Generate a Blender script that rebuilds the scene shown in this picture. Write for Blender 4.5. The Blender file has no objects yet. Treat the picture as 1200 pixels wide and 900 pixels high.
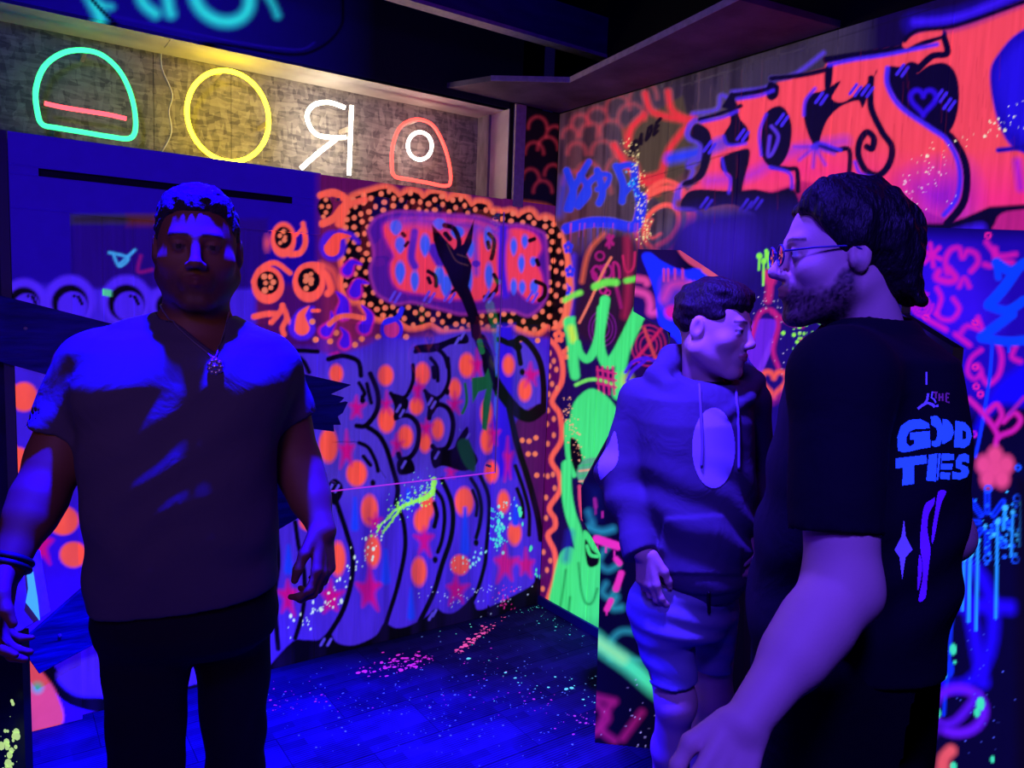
import bpy, bmesh, math, random
import numpy as np
from mathutils import Vector, Matrix
from mathutils.bvhtree import BVHTree

# ------------------------------------------------------------------ camera
# Room corner (two painted walls and floor) is the world origin; left wall is the
# plane y = 0 (x < 0), right wall the plane x = 0 (y < 0), floor z = 0, metres.
FPX, CX, CY = 880.0, 600.0, 450.0
_V1 = np.array([1868 - CX, -(405 - CY), -FPX])
_y2 = -(337 - CY)
_V2 = np.array([-(_V1[1] * _y2 + FPX * FPX) / _V1[0], _y2, -FPX])
_d1 = _V1 / np.linalg.norm(_V1)
_d2 = _V2 / np.linalg.norm(_V2)
R = np.stack([_d1, _d2, np.cross(_d1, _d2)], 1)       # camera coords = R @ world coords
CAM = np.array([-2.2649174, -2.9266054, 1.5])

def ray(px, py):
    return R.T @ np.array([px - CX, -(py - CY), -FPX])
def W(px, py, d):
    """world point seen at a photo pixel, d metres in front of the lens plane"""
    return CAM + ray(px, py) * (d / FPX)
def on(px, py, ax, val):
    r = ray(px, py)
    return CAM + r * ((val - CAM[ax]) / r[ax])
def proj(P):
    q = (np.asarray(P, dtype=np.float64) - CAM) @ R.T
    return CX - FPX * q[..., 0] / q[..., 2], CY + FPX * q[..., 1] / q[..., 2]

sc = bpy.context.scene
col = sc.collection
cd = bpy.data.cameras.new('camera')
cd.sensor_fit = 'HORIZONTAL'; cd.sensor_width = 36.0; cd.lens = 36.0 * FPX / 1200.0
cd.clip_start = 0.05
cam = bpy.data.objects.new('camera', cd); col.objects.link(cam)
M = Matrix([list(R.T[0]), list(R.T[1]), list(R.T[2])]).to_4x4()
M.translation = Vector(CAM); cam.matrix_world = M
sc.camera = cam
sc.view_settings.view_transform = 'Standard'; sc.view_settings.look = 'None'
sc.view_settings.gamma = 1.0; sc.view_settings.use_curve_mapping = False
sc.view_settings.exposure = 0.0

# ------------------------------------------------------------------ world and lamps
wd = bpy.data.worlds.new('world'); sc.world = wd; wd.use_nodes = True
wd.node_tree.nodes['Background'].inputs[0].default_value = (0.10, 0.05, 1.0, 1)
wd.node_tree.nodes['Background'].inputs[1].default_value = 0.02

def lamp(name, loc, target, power, color, size=0.25, angle=None, blend=0.5):
    ld = bpy.data.lights.new(name, 'SPOT' if angle else 'POINT')
    ld.energy = power; ld.color = color
    ld.shadow_soft_size = size
    if angle:
        ld.spot_size = math.radians(angle); ld.spot_blend = blend
    o = bpy.data.objects.new(name, ld); col.objects.link(o); o.location = loc
    o.rotation_euler = (Vector(target) - Vector(loc)).to_track_quat('-Z', 'Y').to_euler()
    return o
UV = (0.035, 0.0, 1.0)          # saturated blue of the black-light floods
UVP = (0.06, 0.02, 1.0)        # softer violet black-light tubes
lamp('uv_flood_door', (-1.865, -1.16, 2.75), (-1.89, -1.21, 1.0), 4400, (.004, 0, 1), .04, 60, .6)
lamp('uv_tube_middle', (-1.30, -1.70, 2.75), (-.80, -1.56, 0.6), 820, UVP, .10, 58, .7)
lamp('uv_tube_entrance', (-2.9, -2.9, 2.6), (-1.2, -1.2, 0.6), 80, (.06, .01, 1), .2, 150, .8)
lamp('violet_tube_right', (-2.0, -3.0, 2.5), (-1.1, -2.15, 1.1), 170, (.085, .04, 1), .15, 62, .8)
lamp('warm_fill', (-3.1, -3.0, 2.1), (-1.95, -1.2, 1.35), 30, (1, .42, .36), .5, 44, .8)  # added warm fill aimed at the left man, no fixture behind it


# ------------------------------------------------------------------ helpers
def lin(c):
    if isinstance(c, str):
        c = [int(c[i:i + 2], 16) / 255 for i in (1, 3, 5)]
    c = np.asarray(c, dtype=np.float64)
    return np.where(c <= 0.04045, c / 12.92, ((c + 0.055) / 1.055) ** 2.4)

def tag(o, label=None, cat=None, group=None, kind=None):
    if label: o['label'] = label
    if cat: o['category'] = cat
    if group: o['group'] = group
    if kind: o['kind'] = kind
    return o
def empty(name, loc=(0, 0, 0)):
    o = bpy.data.objects.new(name, None); col.objects.link(o); o.location = loc
    o.empty_display_size = 0.1
    return o
def link(name, me, mat=None, parent=None):
    o = bpy.data.objects.new(name, me); col.objects.link(o)
    if mat is not None:
        me.materials.append(mat)
    if parent is not None:
        o.parent = parent
        o.matrix_parent_inverse = Matrix.Translation(-Vector(parent.location))
    return o
def mesh(name, v, f, mat=None, parent=None, smooth=False):
    me = bpy.data.meshes.new(name)
    me.from_pydata([tuple(map(float, p)) for p in v], [], f)
    if smooth:
        me.polygons.foreach_set('use_smooth', [True] * len(me.polygons))
    me.update()
    return link(name, me, mat, parent)
def bmo(name, bm, mat=None, parent=None, smooth=False):
    bmesh.ops.recalc_face_normals(bm, faces=bm.faces)
    me = bpy.data.meshes.new(name); bm.to_mesh(me); bm.free()
    if smooth:
        me.polygons.foreach_set('use_smooth', [True] * len(me.polygons))
    return link(name, me, mat, parent)
def box(name, a, b, mat=None, parent=None, bevel=0.0):
    bm = bmesh.new()
    r = bmesh.ops.create_cube(bm, size=1.0)
    a = Vector(a); b = Vector(b)
    for v in bm.verts:
        v.co = Vector(((v.co.x + .5) * (b.x - a.x) + a.x, (v.co.y + .5) * (b.y - a.y) + a.y, (v.co.z + .5) * (b.z - a.z) + a.z))
    if bevel:
        bmesh.ops.bevel(bm, geom=list(bm.edges), offset=bevel, segments=2, affect='EDGES', profile=0.6)
    return bmo(name, bm, mat, parent)
def prism(name, pts, thick, mat=None, parent=None, bevel=0.0):
    """flat polygon (world points, planar) given real thickness along vector thick"""
    bm = bmesh.new()
    vs = [bm.verts.new(tuple(p)) for p in pts]
    f = bm.faces.new(vs)
    r = bmesh.ops.extrude_face_region(bm, geom=[f])
    bmesh.ops.translate(bm, verts=[g for g in r['geom'] if isinstance(g, bmesh.types.BMVert)], vec=tuple(thick))
    if bevel:
        bmesh.ops.bevel(bm, geom=list(bm.edges), offset=bevel, segments=1, affect='EDGES')
    return bmo(name, bm, mat, parent)
def catmull(pts, n=8, closed=False):
    p = np.asarray(pts, dtype=np.float64); out = []
    N = len(p)
    rng = range(N) if closed else range(N - 1)
    for i in rng:
        if closed:
            a, b, c, d = p[(i - 1) % N], p[i], p[(i + 1) % N], p[(i + 2) % N]
        else:
            a, b, c, d = p[max(i - 1, 0)], p[i], p[i + 1], p[min(i + 2, N - 1)]
        for k in range(n):
            t = k / n
            out.append(0.5 * (2 * b + (c - a) * t + (2 * a - 5 * b + 4 * c - d) * t * t + (3 * b - a - 3 * c + d) * t ** 3))
    if not closed:
        out.append(p[-1])
    return np.array(out)
def tube(name, pts, rad, mat=None, parent=None, closed=False, seg=8, smooth=True):
    P = np.asarray(pts, dtype=np.float64); n = len(P)
    rad = np.broadcast_to(np.asarray(rad, dtype=np.float64), (n,))
    T = np.gradient(P, axis=0)
    if closed:
        T = (np.roll(P, -1, 0) - np.roll(P, 1, 0))
    T /= np.linalg.norm(T, axis=1)[:, None] + 1e-12
    up = np.array([0.3, 0.2, 0.93])
    vs, fs = [], []
    for i in range(n):
        a = np.cross(T[i], up)
        if np.linalg.norm(a) < 1e-3:
            a = np.cross(T[i], [1, 0, 0])
        a /= np.linalg.norm(a); b = np.cross(T[i], a)
        for k in range(seg):
            t = 2 * math.pi * k / seg
            vs.append(P[i] + rad[i] * (math.cos(t) * a + math.sin(t) * b))
    m = n if closed else n - 1
    for i in range(m):
        for k in range(seg):
            j = (i + 1) % n
            fs.append((i * seg + k, i * seg + (k + 1) % seg, j * seg + (k + 1) % seg, j * seg + k))
    if not closed:
        fs.append(tuple(range(seg - 1, -1, -1))); fs.append(tuple((n - 1) * seg + k for k in range(seg)))
    return mesh(name, vs, fs, mat, parent, smooth)

# ------------------------------------------------------------------ materials
def newmat(name):
    m = bpy.data.materials.new(name); m.use_nodes = True
    nt = m.node_tree; b = nt.nodes['Principled BSDF']
    return m, nt, b
def nd(nt, t, **kw):
    n = nt.nodes.new(t)
    for k, v in kw.items(): setattr(n, k, v)
    return n
def plain(name, c, rough=0.7, noise=0.0, scale=30, bump=0.0, bscale=80, metal=0.0, spec=0.3, stretch=(1, 1, 1)):
    m, nt, b = newmat(name)
    c = lin(c)
    b.inputs['Roughness'].default_value = rough; b.inputs['Metallic'].default_value = metal
    b.inputs['Specular IOR Level'].default_value = spec
    b.inputs['Base Color'].default_value = (*c, 1)
    if noise or bump:
        tc = nd(nt, 'ShaderNodeTexCoord'); mp = nd(nt, 'ShaderNodeMapping'); mp.inputs['Scale'].default_value = stretch
        nt.links.new(tc.outputs['Object'], mp.inputs[0])
    if noise:
        n = nd(nt, 'ShaderNodeTexNoise'); n.inputs['Scale'].default_value = scale; n.inputs['Detail'].default_value = 4
        nt.links.new(mp.outputs[0], n.inputs['Vector'])
        r = nd(nt, 'ShaderNodeValToRGB')
        r.color_ramp.elements[0].position = 0.3; r.color_ramp.elements[1].position = 0.7
        r.color_ramp.elements[0].color = (*(c * (1 - noise)), 1); r.color_ramp.elements[1].color = (*np.minimum(c * (1 + noise), 1), 1)
        nt.links.new(n.outputs[0], r.inputs[0]); nt.links.new(r.outputs[0], b.inputs['Base Color'])
    if bump:
        n2 = nd(nt, 'ShaderNodeTexNoise'); n2.inputs['Scale'].default_value = bscale; n2.inputs['Detail'].default_value = 3
        nt.links.new(mp.outputs[0], n2.inputs['Vector'])
        bp = nd(nt, 'ShaderNodeBump'); bp.inputs['Strength'].default_value = bump; bp.inputs['Distance'].default_value = 0.01
        nt.links.new(n2.outputs[0], bp.inputs['Height']); nt.links.new(bp.outputs[0], b.inputs['Normal'])
    return m
def glowmat(name, c, strength):
    m, nt, b = newmat(name)
    c = lin(c)
    b.inputs['Base Color'].default_value = (*c, 1)
    b.inputs['Emission Color'].default_value = (*c, 1); b.inputs['Emission Strength'].default_value = strength
    b.inputs['Roughness'].default_value = 0.4
    return m
FLUOR = 0.88     # share of a fluorescent paint's colour that it gives off under the black light
def paintmat(name, rough=0.6, grain=0.18, glow=FLUOR, stretch=(60, 60, 3)):
    """spray paint on boards: colour from the painted attribute, alpha = how fluorescent the paint is, or painted-in glow"""
    m, nt, b = newmat(name)
    a = nd(nt, 'ShaderNodeAttribute'); a.attribute_name = 'paint'
    tc = nd(nt, 'ShaderNodeTexCoord'); mp = nd(nt, 'ShaderNodeMapping'); mp.inputs['Scale'].default_value = stretch
    n = nd(nt, 'ShaderNodeTexNoise'); n.inputs['Scale'].default_value = 1.0; n.inputs['Detail'].default_value = 5
    nt.links.new(tc.outputs['Object'], mp.inputs[0]); nt.links.new(mp.outputs[0], n.inputs['Vector'])
    mr = nd(nt, 'ShaderNodeMapRange'); mr.inputs[1].default_value = 0.3; mr.inputs[2].default_value = 0.7
    mr.inputs[3].default_value = 1 - grain; mr.inputs[4].default_value = 1 + grain * 0.5
    nt.links.new(n.outputs[0], mr.inputs[0])
    vm = nd(nt, 'ShaderNodeVectorMath', operation='SCALE')
    nt.links.new(a.outputs['Color'], vm.inputs[0]); nt.links.new(mr.outputs[0], vm.inputs['Scale'])
    nt.links.new(vm.outputs[0], b.inputs['Base Color']); nt.links.new(vm.outputs[0], b.inputs['Emission Color'])
    ml = nd(nt, 'ShaderNodeMath', operation='MULTIPLY'); ml.inputs[1].default_value = glow
    nt.links.new(a.outputs['Alpha'], ml.inputs[0]); nt.links.new(ml.outputs[0], b.inputs['Emission Strength'])
    b.inputs['Roughness'].default_value = rough; b.inputs['Specular IOR Level'].default_value = 0.25
    bp = nd(nt, 'ShaderNodeBump'); bp.inputs['Strength'].default_value = 0.25; bp.inputs['Distance'].default_value = 0.002
    nt.links.new(n.outputs[0], bp.inputs['Height']); nt.links.new(bp.outputs[0], b.inputs['Normal'])
    try: m.cycles.emission_sampling = 'NONE'
    except Exception: pass
    return m
M_PAINT = paintmat('sprayed_boards')
M_PAINT_SMOOTH = paintmat('sprayed_panel', 0.5, 0.06, stretch=(20, 20, 20))
M_BLACK = plain('black_paint', '#07060c', 0.55)
M_NAVY = plain('navy_gloss_paint', '#2a1c9c', 0.5, noise=0.1, scale=6)
M_PLY = plain('grey_plywood', '#8a7f86', 0.75, noise=0.35, scale=7, bump=0.15, stretch=(1, 3, 1))
M_EDGE = plain('raw_board_edge', '#b8a8a0', 0.8, noise=0.15, scale=40)
M_DARK = plain('dark_ceiling_paint', '#0d0b1c', 0.8, noise=0.3, scale=4)

# ------------------------------------------------------------------ paint: spray cans on wall boards
# Shapes are traced in photo pixels and carried onto the wall's own surface points.
rs = np.random.RandomState(7)
class Canvas:
    def __init__(s, pts):
        s.P = np.asarray(pts, dtype=np.float64)
        s.x, s.y = proj(s.P)
        s.c = np.zeros((len(s.P), 4)); s.xy = None
        s.x0, s.x1, s.y0, s.y1 = s.x.min(), s.x.max(), s.y.min(), s.y.max()
    def sel(s, a, b, c, d):
        if b < s.x0 or a > s.x1 or d < s.y0 or c > s.y1: return None
        i = np.nonzero((s.x >= a) & (s.x <= b) & (s.y >= c) & (s.y <= d))[0]
        return i if len(i) else None
    def put(s, i, al, colr, glow):
        al = np.clip(al, 0, 1)[:, None]
        c = np.append(lin(colr), glow)
        s.c[i] = s.c[i] * (1 - al) + c * al
    def fill(s, colr, glow=1.0):
        s.c[:] = np.append(lin(colr), glow)
    def poly(s, pts, colr, soft=0.9, a=1.0, glow=1.0, smooth=True, edge=0.0):
        p = catmull(pts, 6, True) if smooth else np.asarray(pts, dtype=np.float64)
        m = soft + 1 + max(edge, 0)
        i = s.sel(p[:, 0].min() - m, p[:, 0].max() + m, p[:, 1].min() - m, p[:, 1].max() + m)
        if i is None: return
        X, Y = s.x[i], s.y[i]; ins = np.zeros(len(i), bool); D = np.full(len(i), 1e9)
        q = np.roll(p, -1, 0)
        for (ax, ay), (bx, by) in zip(p, q):
            dx, dy = bx - ax, by - ay
            t = np.clip(((X - ax) * dx + (Y - ay) * dy) / (dx * dx + dy * dy + 1e-9), 0, 1)
            D = np.minimum(D, (X - ax - t * dx) ** 2 + (Y - ay - t * dy) ** 2)
            if ay != by:
                c = ((ay > Y) != (by > Y)) & (X < (bx - ax) * (Y - ay) / (by - ay) + ax)
                ins ^= c
        sd = np.sqrt(D) * np.where(ins, -1, 1) - edge
        s.put(i, a * (0.5 - sd / (2 * soft)), colr, glow)
    def line(s, pts, w, colr, soft=0.9, a=1.0, glow=1.0, smooth=True, w1=None):
        p = catmull(pts, 6) if (smooth and len(pts) > 2) else np.asarray(pts, dtype=np.float64)
        w1 = w if w1 is None else w1
        m = max(w, w1) / 2 + soft + 1
        i = s.sel(p[:, 0].min() - m, p[:, 0].max() + m, p[:, 1].min() - m, p[:, 1].max() + m)
        if i is None: return
        X, Y = s.x[i], s.y[i]; D = np.full(len(i), 1e9); n = len(p) - 1
        for k in range(n):
            ax, ay = p[k]; dx, dy = p[k + 1] - p[k]
            t = np.clip(((X - ax) * dx + (Y - ay) * dy) / (dx * dx + dy * dy + 1e-9), 0, 1)
            r = (w + (w1 - w) * (k + t) / n) / 2
            D = np.minimum(D, np.sqrt((X - ax - t * dx) ** 2 + (Y - ay - t * dy) ** 2) - r)
        s.put(i, a * (0.5 - D / (2 * soft)), colr, glow)
    def dot(s, x, y, rx, colr, ry=None, soft=0.9, a=1.0, glow=1.0, rot=0.0):
        ry = ry or rx; m = max(rx, ry) + soft + 1
        i = s.sel(x - m, x + m, y - m, y + m)
        if i is None: return
        c, n = math.cos(rot), math.sin(rot)
        X, Y = s.x[i] - x, s.y[i] - y
        d = np.sqrt(((X * c + Y * n) / rx) ** 2 + ((-X * n + Y * c) / ry) ** 2)
        s.put(i, a * (0.5 - (d - 1) * min(rx, ry) / (2 * soft)), colr, glow)
    def ring(s, x, y, r, w, colr, ry=None, soft=0.9, a=1.0, a0=0, a1=360):
        ry = ry or r
        t = np.radians(np.linspace(a0, a1, 26))
        s.line(np.stack([x + r * np.cos(t), y + ry * np.sin(t)], 1), w, colr, soft, a, smooth=False)
    def star(s, x, y, r, colr, ry=None, soft=2.5, a=0.9, rot=-90, n=5):
        ry = ry or r; pts = []
        for k in range(2 * n):
            t = math.radians(rot + 180 * k / n); q = (1 if k % 2 == 0 else 0.52) * (0.82 + 0.36 * ((x * 7.3 + k * 3.7 + y) % 1.0))
            pts.append((x + r * q * math.cos(t), y + ry * q * math.sin(t)))
        s.poly(pts, colr, soft, a, smooth=True)
    def tear(s, x, y, r, tx, ty, colr, bend=0.3, soft=0.9, a=1.0):
        mx, my = (x + tx) / 2 + (ty - y) * bend, (y + ty) / 2 - (tx - x) * bend
        s.line([(x, y), (mx, my), (tx, ty)], 2 * r, colr, soft, a, w1=1.2)
    def heart(s, x, y, r, w, colr, soft=1.5, a=1.0, tilt=0.0):
        t = np.linspace(0, 2 * math.pi, 30)
        hx = 16 * np.sin(t) ** 3 / 16; hy = -(13 * np.cos(t) - 5 * np.cos(2 * t) - 2 * np.cos(3 * t) - np.cos(4 * t)) / 16
        c, n = math.cos(tilt), math.sin(tilt)
        s.line(np.stack([x + r * (hx * c - hy * n), y + r * 1.1 * (hx * n + hy * c)], 1), w, colr, soft, a, smooth=False)
    def noise(s, colr, a, scale, seed, lo=0.45, hi=0.75, box=None, glow=1.0, stretch=(1, 1, 1)):
        i = np.arange(len(s.P)) if box is None else s.sel(*box)
        if i is None: return
        v = vnoise(s.P[i] * np.array(stretch) * scale, seed)
        s.put(i, a * np.clip((v - lo) / (hi - lo), 0, 1), colr, glow)
    def shade(s, box, colr, a, soft, glow=1.0):
        x0, x1, y0, y1 = box
        i = s.sel(x0 - soft, x1 + soft, y0 - soft, y1 + soft)
        if i is None: return
        X, Y = s.x[i], s.y[i]
        d = np.maximum(np.maximum(x0 - X, X - x1), np.maximum(y0 - Y, Y - y1))
        s.put(i, a * (0.5 - d / (2 * soft)), colr, glow)
def _hash(ix, iy, iz, seed):
    h = (ix * 374761393 + iy * 668265263 + iz * 2147483647 + seed * 974634777) & 0xffffffff
    h = ((h ^ (h >> 13)) * 1274126177) & 0xffffffff
    return ((h ^ (h >> 16)) & 0xffff) / 65535.0
def vnoise(P, seed=0):
    P = np.asarray(P, dtype=np.float64); i = np.floor(P).astype(np.int64); f = P - i
    f = f * f * (3 - 2 * f); out = 0
    for dx in (0, 1):
        for dy in (0, 1):
            for dz in (0, 1):
                w = (f[..., 0] if dx else 1 - f[..., 0]) * (f[..., 1] if dy else 1 - f[..., 1]) * (f[..., 2] if dz else 1 - f[..., 2])
                out = out + w * _hash(i[..., 0] + dx, i[..., 1] + dy, i[..., 2] + dz, seed)
    return out
def grid_surface(name, P, thick, paint, mat, parent=None):
    """painted board: P (rows, cols, 3) real points on its face, given a body of the thickness vector thick"""
    nv, nu = P.shape[:2]
    F = P.reshape(-1, 3)
    cv = Canvas(F); paint(cv)
    idx = np.arange(nu * nv).reshape(nv, nu)
    q = np.stack([idx[:-1, :-1], idx[:-1, 1:], idx[1:, 1:], idx[1:, :-1]], -1).reshape(-1, 4)
    rim = np.concatenate([idx[0, :-1], idx[:-1, -1], idx[-1, :0:-1], idx[:0:-1, 0]])
    nb = len(F); k = np.arange(len(rim)); k2 = np.roll(k, -1)
    B = F[rim] + np.asarray(thick)
    sq = np.stack([rim[k2], rim[k], nb + k, nb + k2], 1)
    allv = np.concatenate([F, B])
    loops = np.concatenate([q.ravel(), sq.ravel(), (nb + k)[::-1]])
    nq = len(q) + len(sq)
    starts = np.arange(nq + 1) * 4
    tot = np.full(nq + 1, 4); tot[-1] = len(rim)
    me = bpy.data.meshes.new(name)
    me.vertices.add(len(allv)); me.vertices.foreach_set('co', allv.astype(np.float32).ravel())
    me.loops.add(len(loops)); me.loops.foreach_set('vertex_index', loops.astype(np.int32))
    me.polygons.add(nq + 1); me.polygons.foreach_set('loop_start', starts.astype(np.int32))
    me.polygons.foreach_set('loop_total', tot.astype(np.int32))
    me.update(calc_edges=True)
    at = me.attributes.new('paint', 'FLOAT_COLOR', 'POINT')
    at.data.foreach_set('color', np.concatenate([cv.c, cv.c[rim]]).astype(np.float32).ravel())
    return link(name, me, mat, parent)
def grid_panel(name, origin, eu, ev, us, vs, thick, paint, mat, parent=None):
    o, eu, ev = (np.asarray(k, dtype=np.float64) for k in (origin, eu, ev))
    U, V = np.meshgrid(us, vs)
    return grid_surface(name, o + U[..., None] * eu + V[..., None] * ev, thick, paint, mat, parent)
def spaced(a, b, step):
    n = max(2, int(math.ceil(abs(b - a) / step)) + 1)
    return np.linspace(a, b, n)

# ------------------------------------------------------------------ the murals
OR, OR2, MAG, VIO, NAV, PLUM = '#ff5a4e', '#f07a58', '#c40c86', '#3a20d0', '#05030f', '#480a5c'
GRN, LIME, BLU, CYA, PNK = '#3cf07c', '#8cff50', '#1a34f4', '#40d8e0', '#f03a90'

CLOUD = [(405,250),(413,233),(432,226),(452,221),(463,227),(468,231),(480,225),(490,227),(496,233),(505,227),(517,228),(524,236),(532,231),(545,233),(552,242),(560,238),(570,240),(574,247),(590,250),(600,249),(607,255),(613,251),(622,249),(630,258),(640,256),(650,262),(657,272),(658,285),(656,292),(662,303),(662,317),(659,325),(664,340),(662,352),(658,360),(656,375),(648,382),(640,380),(630,388),(618,387),(608,383),(600,380),(590,384),(575,385),(560,383),(545,386),(530,386),(518,385),(505,378),(492,381),(480,382),(470,376),(460,372),(445,372),(436,368),(428,360),(422,352),(413,351),(406,345),(402,330),(405,318),(402,305),(404,290),(410,280),(405,266)]
INNER = [(432,264),(440,254),(455,248),(470,246),(500,248),(530,250),(560,252),(580,258),(592,262),(612,262),(630,268),(640,275),(643,300),(644,330),(641,350),(632,364),(618,372),(600,366),(580,366),(560,368),(540,370),(520,365),(500,360),(482,356),(465,358),(450,352),(440,345),(434,330),(432,315),(436,300),(434,285),(430,272)]
def inside(p, x, y):
    c = False; n = len(p)
    for i in range(n):
        (ax, ay), (bx, by) = p[i], p[(i + 1) % n]
        if (ay > y) != (by > y) and x < (bx - ax) * (y - ay) / (by - ay) + ax: c = not c
    return c
def scatter(poly, hole, n, dmin, seed):
    r = random.Random(seed); out = []
    xs = [p[0] for p in poly]; ys = [p[1] for p in poly]
    for _ in range(n * 60):
        x, y = r.uniform(min(xs), max(xs)), r.uniform(min(ys), max(ys))
        if inside(poly, x, y) and not (hole and inside(hole, x, y)) and all((x - a) ** 2 + (y - b) ** 2 > dmin ** 2 for a, b in out):
            out.append((x, y))
        if len(out) >= n: break
    return out
CLOUD_DOTS = scatter(CLOUD, INNER, 190, 8.6, 3)

def splash(c, path, n, spread, colr, seed, rmin=0.5, rmax=1.8, core=0.0, elong=1.0):
    r = random.Random(seed); p = catmull(path, 10)
    if core: 
        for k in range(2):
            q = p + np.array([r.uniform(-2, 2), r.uniform(-1, 1)]) + np.cumsum(np.array([[r.gauss(0, .5), r.gauss(0, .5)] for _ in p]), 0)
            c.line(q, core, colr, 0.7, w1=core * 0.35, smooth=False)
    for _ in range(n):
        x, y = p[r.randrange(len(p))]
        rad = rmin + (rmax - rmin) * r.random() ** 3
        c.dot(x + r.gauss(0, spread), y + r.gauss(0, spread), rad, colr, ry=rad * (1 + (elong - 1) * r.random()), soft=0.6)

def paint_left(c):
    c.fill('#3a1cc8')
    c.shade((-400, 700, 560, 1200), '#2c08d4', 0.8, 60)
    c.shade((300, 700, 150, 396), '#560f50', 1, 3)
    c.shade((372, 445, 230, 420), '#7c1c50', 0.55, 10)
    # boarded door on the far left: violet frame, window with faint scribbles
    c.shade((-400, 372, 150, 335), '#2206a8', 1, 6, glow=0.55)
    c.shade((317, 373, 335, 410), '#420a60', 1, 8)
    c.shade((84, 314, 256, 338), '#2c0c8c', .9, 3, glow=.5); c.shade((84, 180, 252, 262), '#584858', .9, 3, glow=.15); c.shade((150, 185, 253, 264), '#8a2a30', .7, 5, glow=.4)
    # grinning cartoon-like bubbles behind the plank
    for (x, y, r) in ((28, 352, 26), (82, 352, 30), (148, 352, 30), (200, 356, 24)):
        c.dot(x, y, r, '#4a24e6', soft=3); c.dot(x, y + 3, r * .72, NAV, soft=2); c.dot(x + 3, y + 7, r * .58, '#4420e0', soft=1.5)
        c.line([(x + 10, y - 4), (x + 14, y + 4)], 4, NAV); c.dot(x + 5, y - 5, 2, NAV)
    c.line([(128, 296), (150, 302), (140, 312), (133, 298)], 4, '#40a0d8', 1.2); c.line([(140, 310), (158, 293)], 4, '#40a0d8', 1.2)
    c.line([(165, 300), (162, 318), (178, 316)], 4, '#a0126a', 2, 0.7)
    c.poly([(120, 338), (131, 340), (131, 348), (120, 346)], '#50c890', smooth=False)
    # commas on the door stile
    def comma(x, y, rx, ry, tail, seed, n=5):
        c.dot(x, y, rx, OR, ry, soft=1.2)
        c.line(tail, 8, OR, 1.2, w1=6)
        c.dot(x, y - ry * .12, rx * .68, NAV, ry * .62)
        r = random.Random(seed)
        for k in range(n):
            t = 6.28 * k / n + seed
            q = r.uniform(.12, .46); c.dot(x + rx * q * math.cos(t), y - ry * .12 + ry * q * math.sin(t), rx * r.uniform(.13, .2), OR2)
    comma(332, 281, 15, 21, [(341, 298), (352, 296), (358, 283), (355, 262)], 1)
    c.line([(347, 276), (354, 268)], 4, OR)
    comma(314, 334, 19, 22, [(298, 330), (305, 316), (322, 308), (340, 320)], 2, 6)
    comma(362, 331, 19, 23, [(347, 330), (352, 316), (365, 310), (378, 312)], 3, 6)
    c.line([(372, 315), (382, 322), (388, 338), (384, 344)], 8, OR, 1.5)
    c.dot(313, 285, 4, OR, 9, soft=3, a=.7)
    c.line([(298, 371), (312, 368), (325, 368)], 7, OR, 1.2); c.line([(318, 378), (328, 366), (331, 358)], 6, OR, 1.2)
    c.line([(331, 358), (336, 372), (331, 384), (333, 392)], 6, OR, 1.2); c.line([(336, 372), (344, 384)], 5, OR, 1.2)
    c.tear(354, 383, 16, 368, 360, '#4a18dc', .2, 2); c.tear(354, 384, 9, 362, 359, OR, .2, 1.2)
    c.line([(366, 364), (374, 364)], 4, OR)
    for x, y in ((370, 398), (387, 400), (416, 404), (424, 397), (443, 395), (476, 395), (366, 377), (394, 390)): c.dot(x, y, 3.4, OR2)
    # pink scalloped halo, black cloud with dots
    c.poly(CLOUD, '#f0644c', 2.5, edge=6, a=.95)
    c.poly(CLOUD, '#080308', 1.0)
    for k, (x, y) in enumerate(CLOUD_DOTS): c.dot(x, y, 2.6 + (k % 3) * .35, '#f2785a', 3.1)
    # left paisley column
    c.line([(376, 229), (392, 226), (407, 236), (399, 246), (391, 256), (378, 262)], 9, '#f8604e', 1.2)
    c.line([(404, 244), (414, 238), (428, 234)], 7, '#f8604e', 1.4); c.line([(404, 246), (397, 262)], 9, '#f8604e', 1.4)
    c.dot(381, 243, 9, NAV, 12); 
    for x, y in ((382, 234), (385, 242), (382, 249), (379, 254), (377, 242)): c.dot(x, y, 2.6, OR2)
    c.dot(390, 288, 16, '#4a18cc', 18, soft=2); c.line([(400, 273), (412, 276), (420, 284)], 9, '#4a18cc', 2, w1=5)
    c.tear(389, 291, 9.5, 411, 277, '#ff5048', .28)
    c.line([(376, 310), (390, 318), (396, 335)], 8, '#e8544e', 3, .7)
    def vt(x, y, r, tx, ty, b):
        c.tear(x, y, r + 3, tx, ty, '#c01c9c', b, 1.6); c.tear(x, y, r, tx, ty, '#4410e0', b, 1.2)
    vt(407, 317, 6, 424, 310, .35); vt(416, 342, 7, 432, 332, .4); vt(402, 366, 8, 394, 342, -.2); vt(382, 388, 6.5, 388, 365, -.2)
    vt(427, 384, 7, 424, 358, -.3); vt(404, 402, 6, 399, 384, -.2)
    c.line([(395, 415), (384, 420), (386, 432), (391, 446)], 7, '#b81494', 1.5)
    c.line([(386, 380), (396, 372), (410, 370), (426, 373)], 6, '#f0604e', 1.2)
    c.ring(459, 386, 11, 5, '#3018e4', 12); c.dot(459, 386, 9, '#c02c86', 10); c.line([(452, 378), (466, 372), (471, 362)], 6, '#2a20f0')
    # purple lettering inside the cloud
    c.poly(INNER, '#8c2a98', 2); c.poly(INNER, '#4c1490', 2, edge=-3.5)
    P3 = [(452,262),(470,256),(500,255),(530,256),(555,258),(575,264),(588,270),(606,268),(626,274),(634,290),(628,306),(634,322),(636,338),(630,352),(618,350),(604,338),(590,344),(575,346),(560,352),(545,350),(530,350),(515,350),(500,345),(480,342),(466,337),(459,325),(458,310),(462,300),(455,285),(450,272)]
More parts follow.
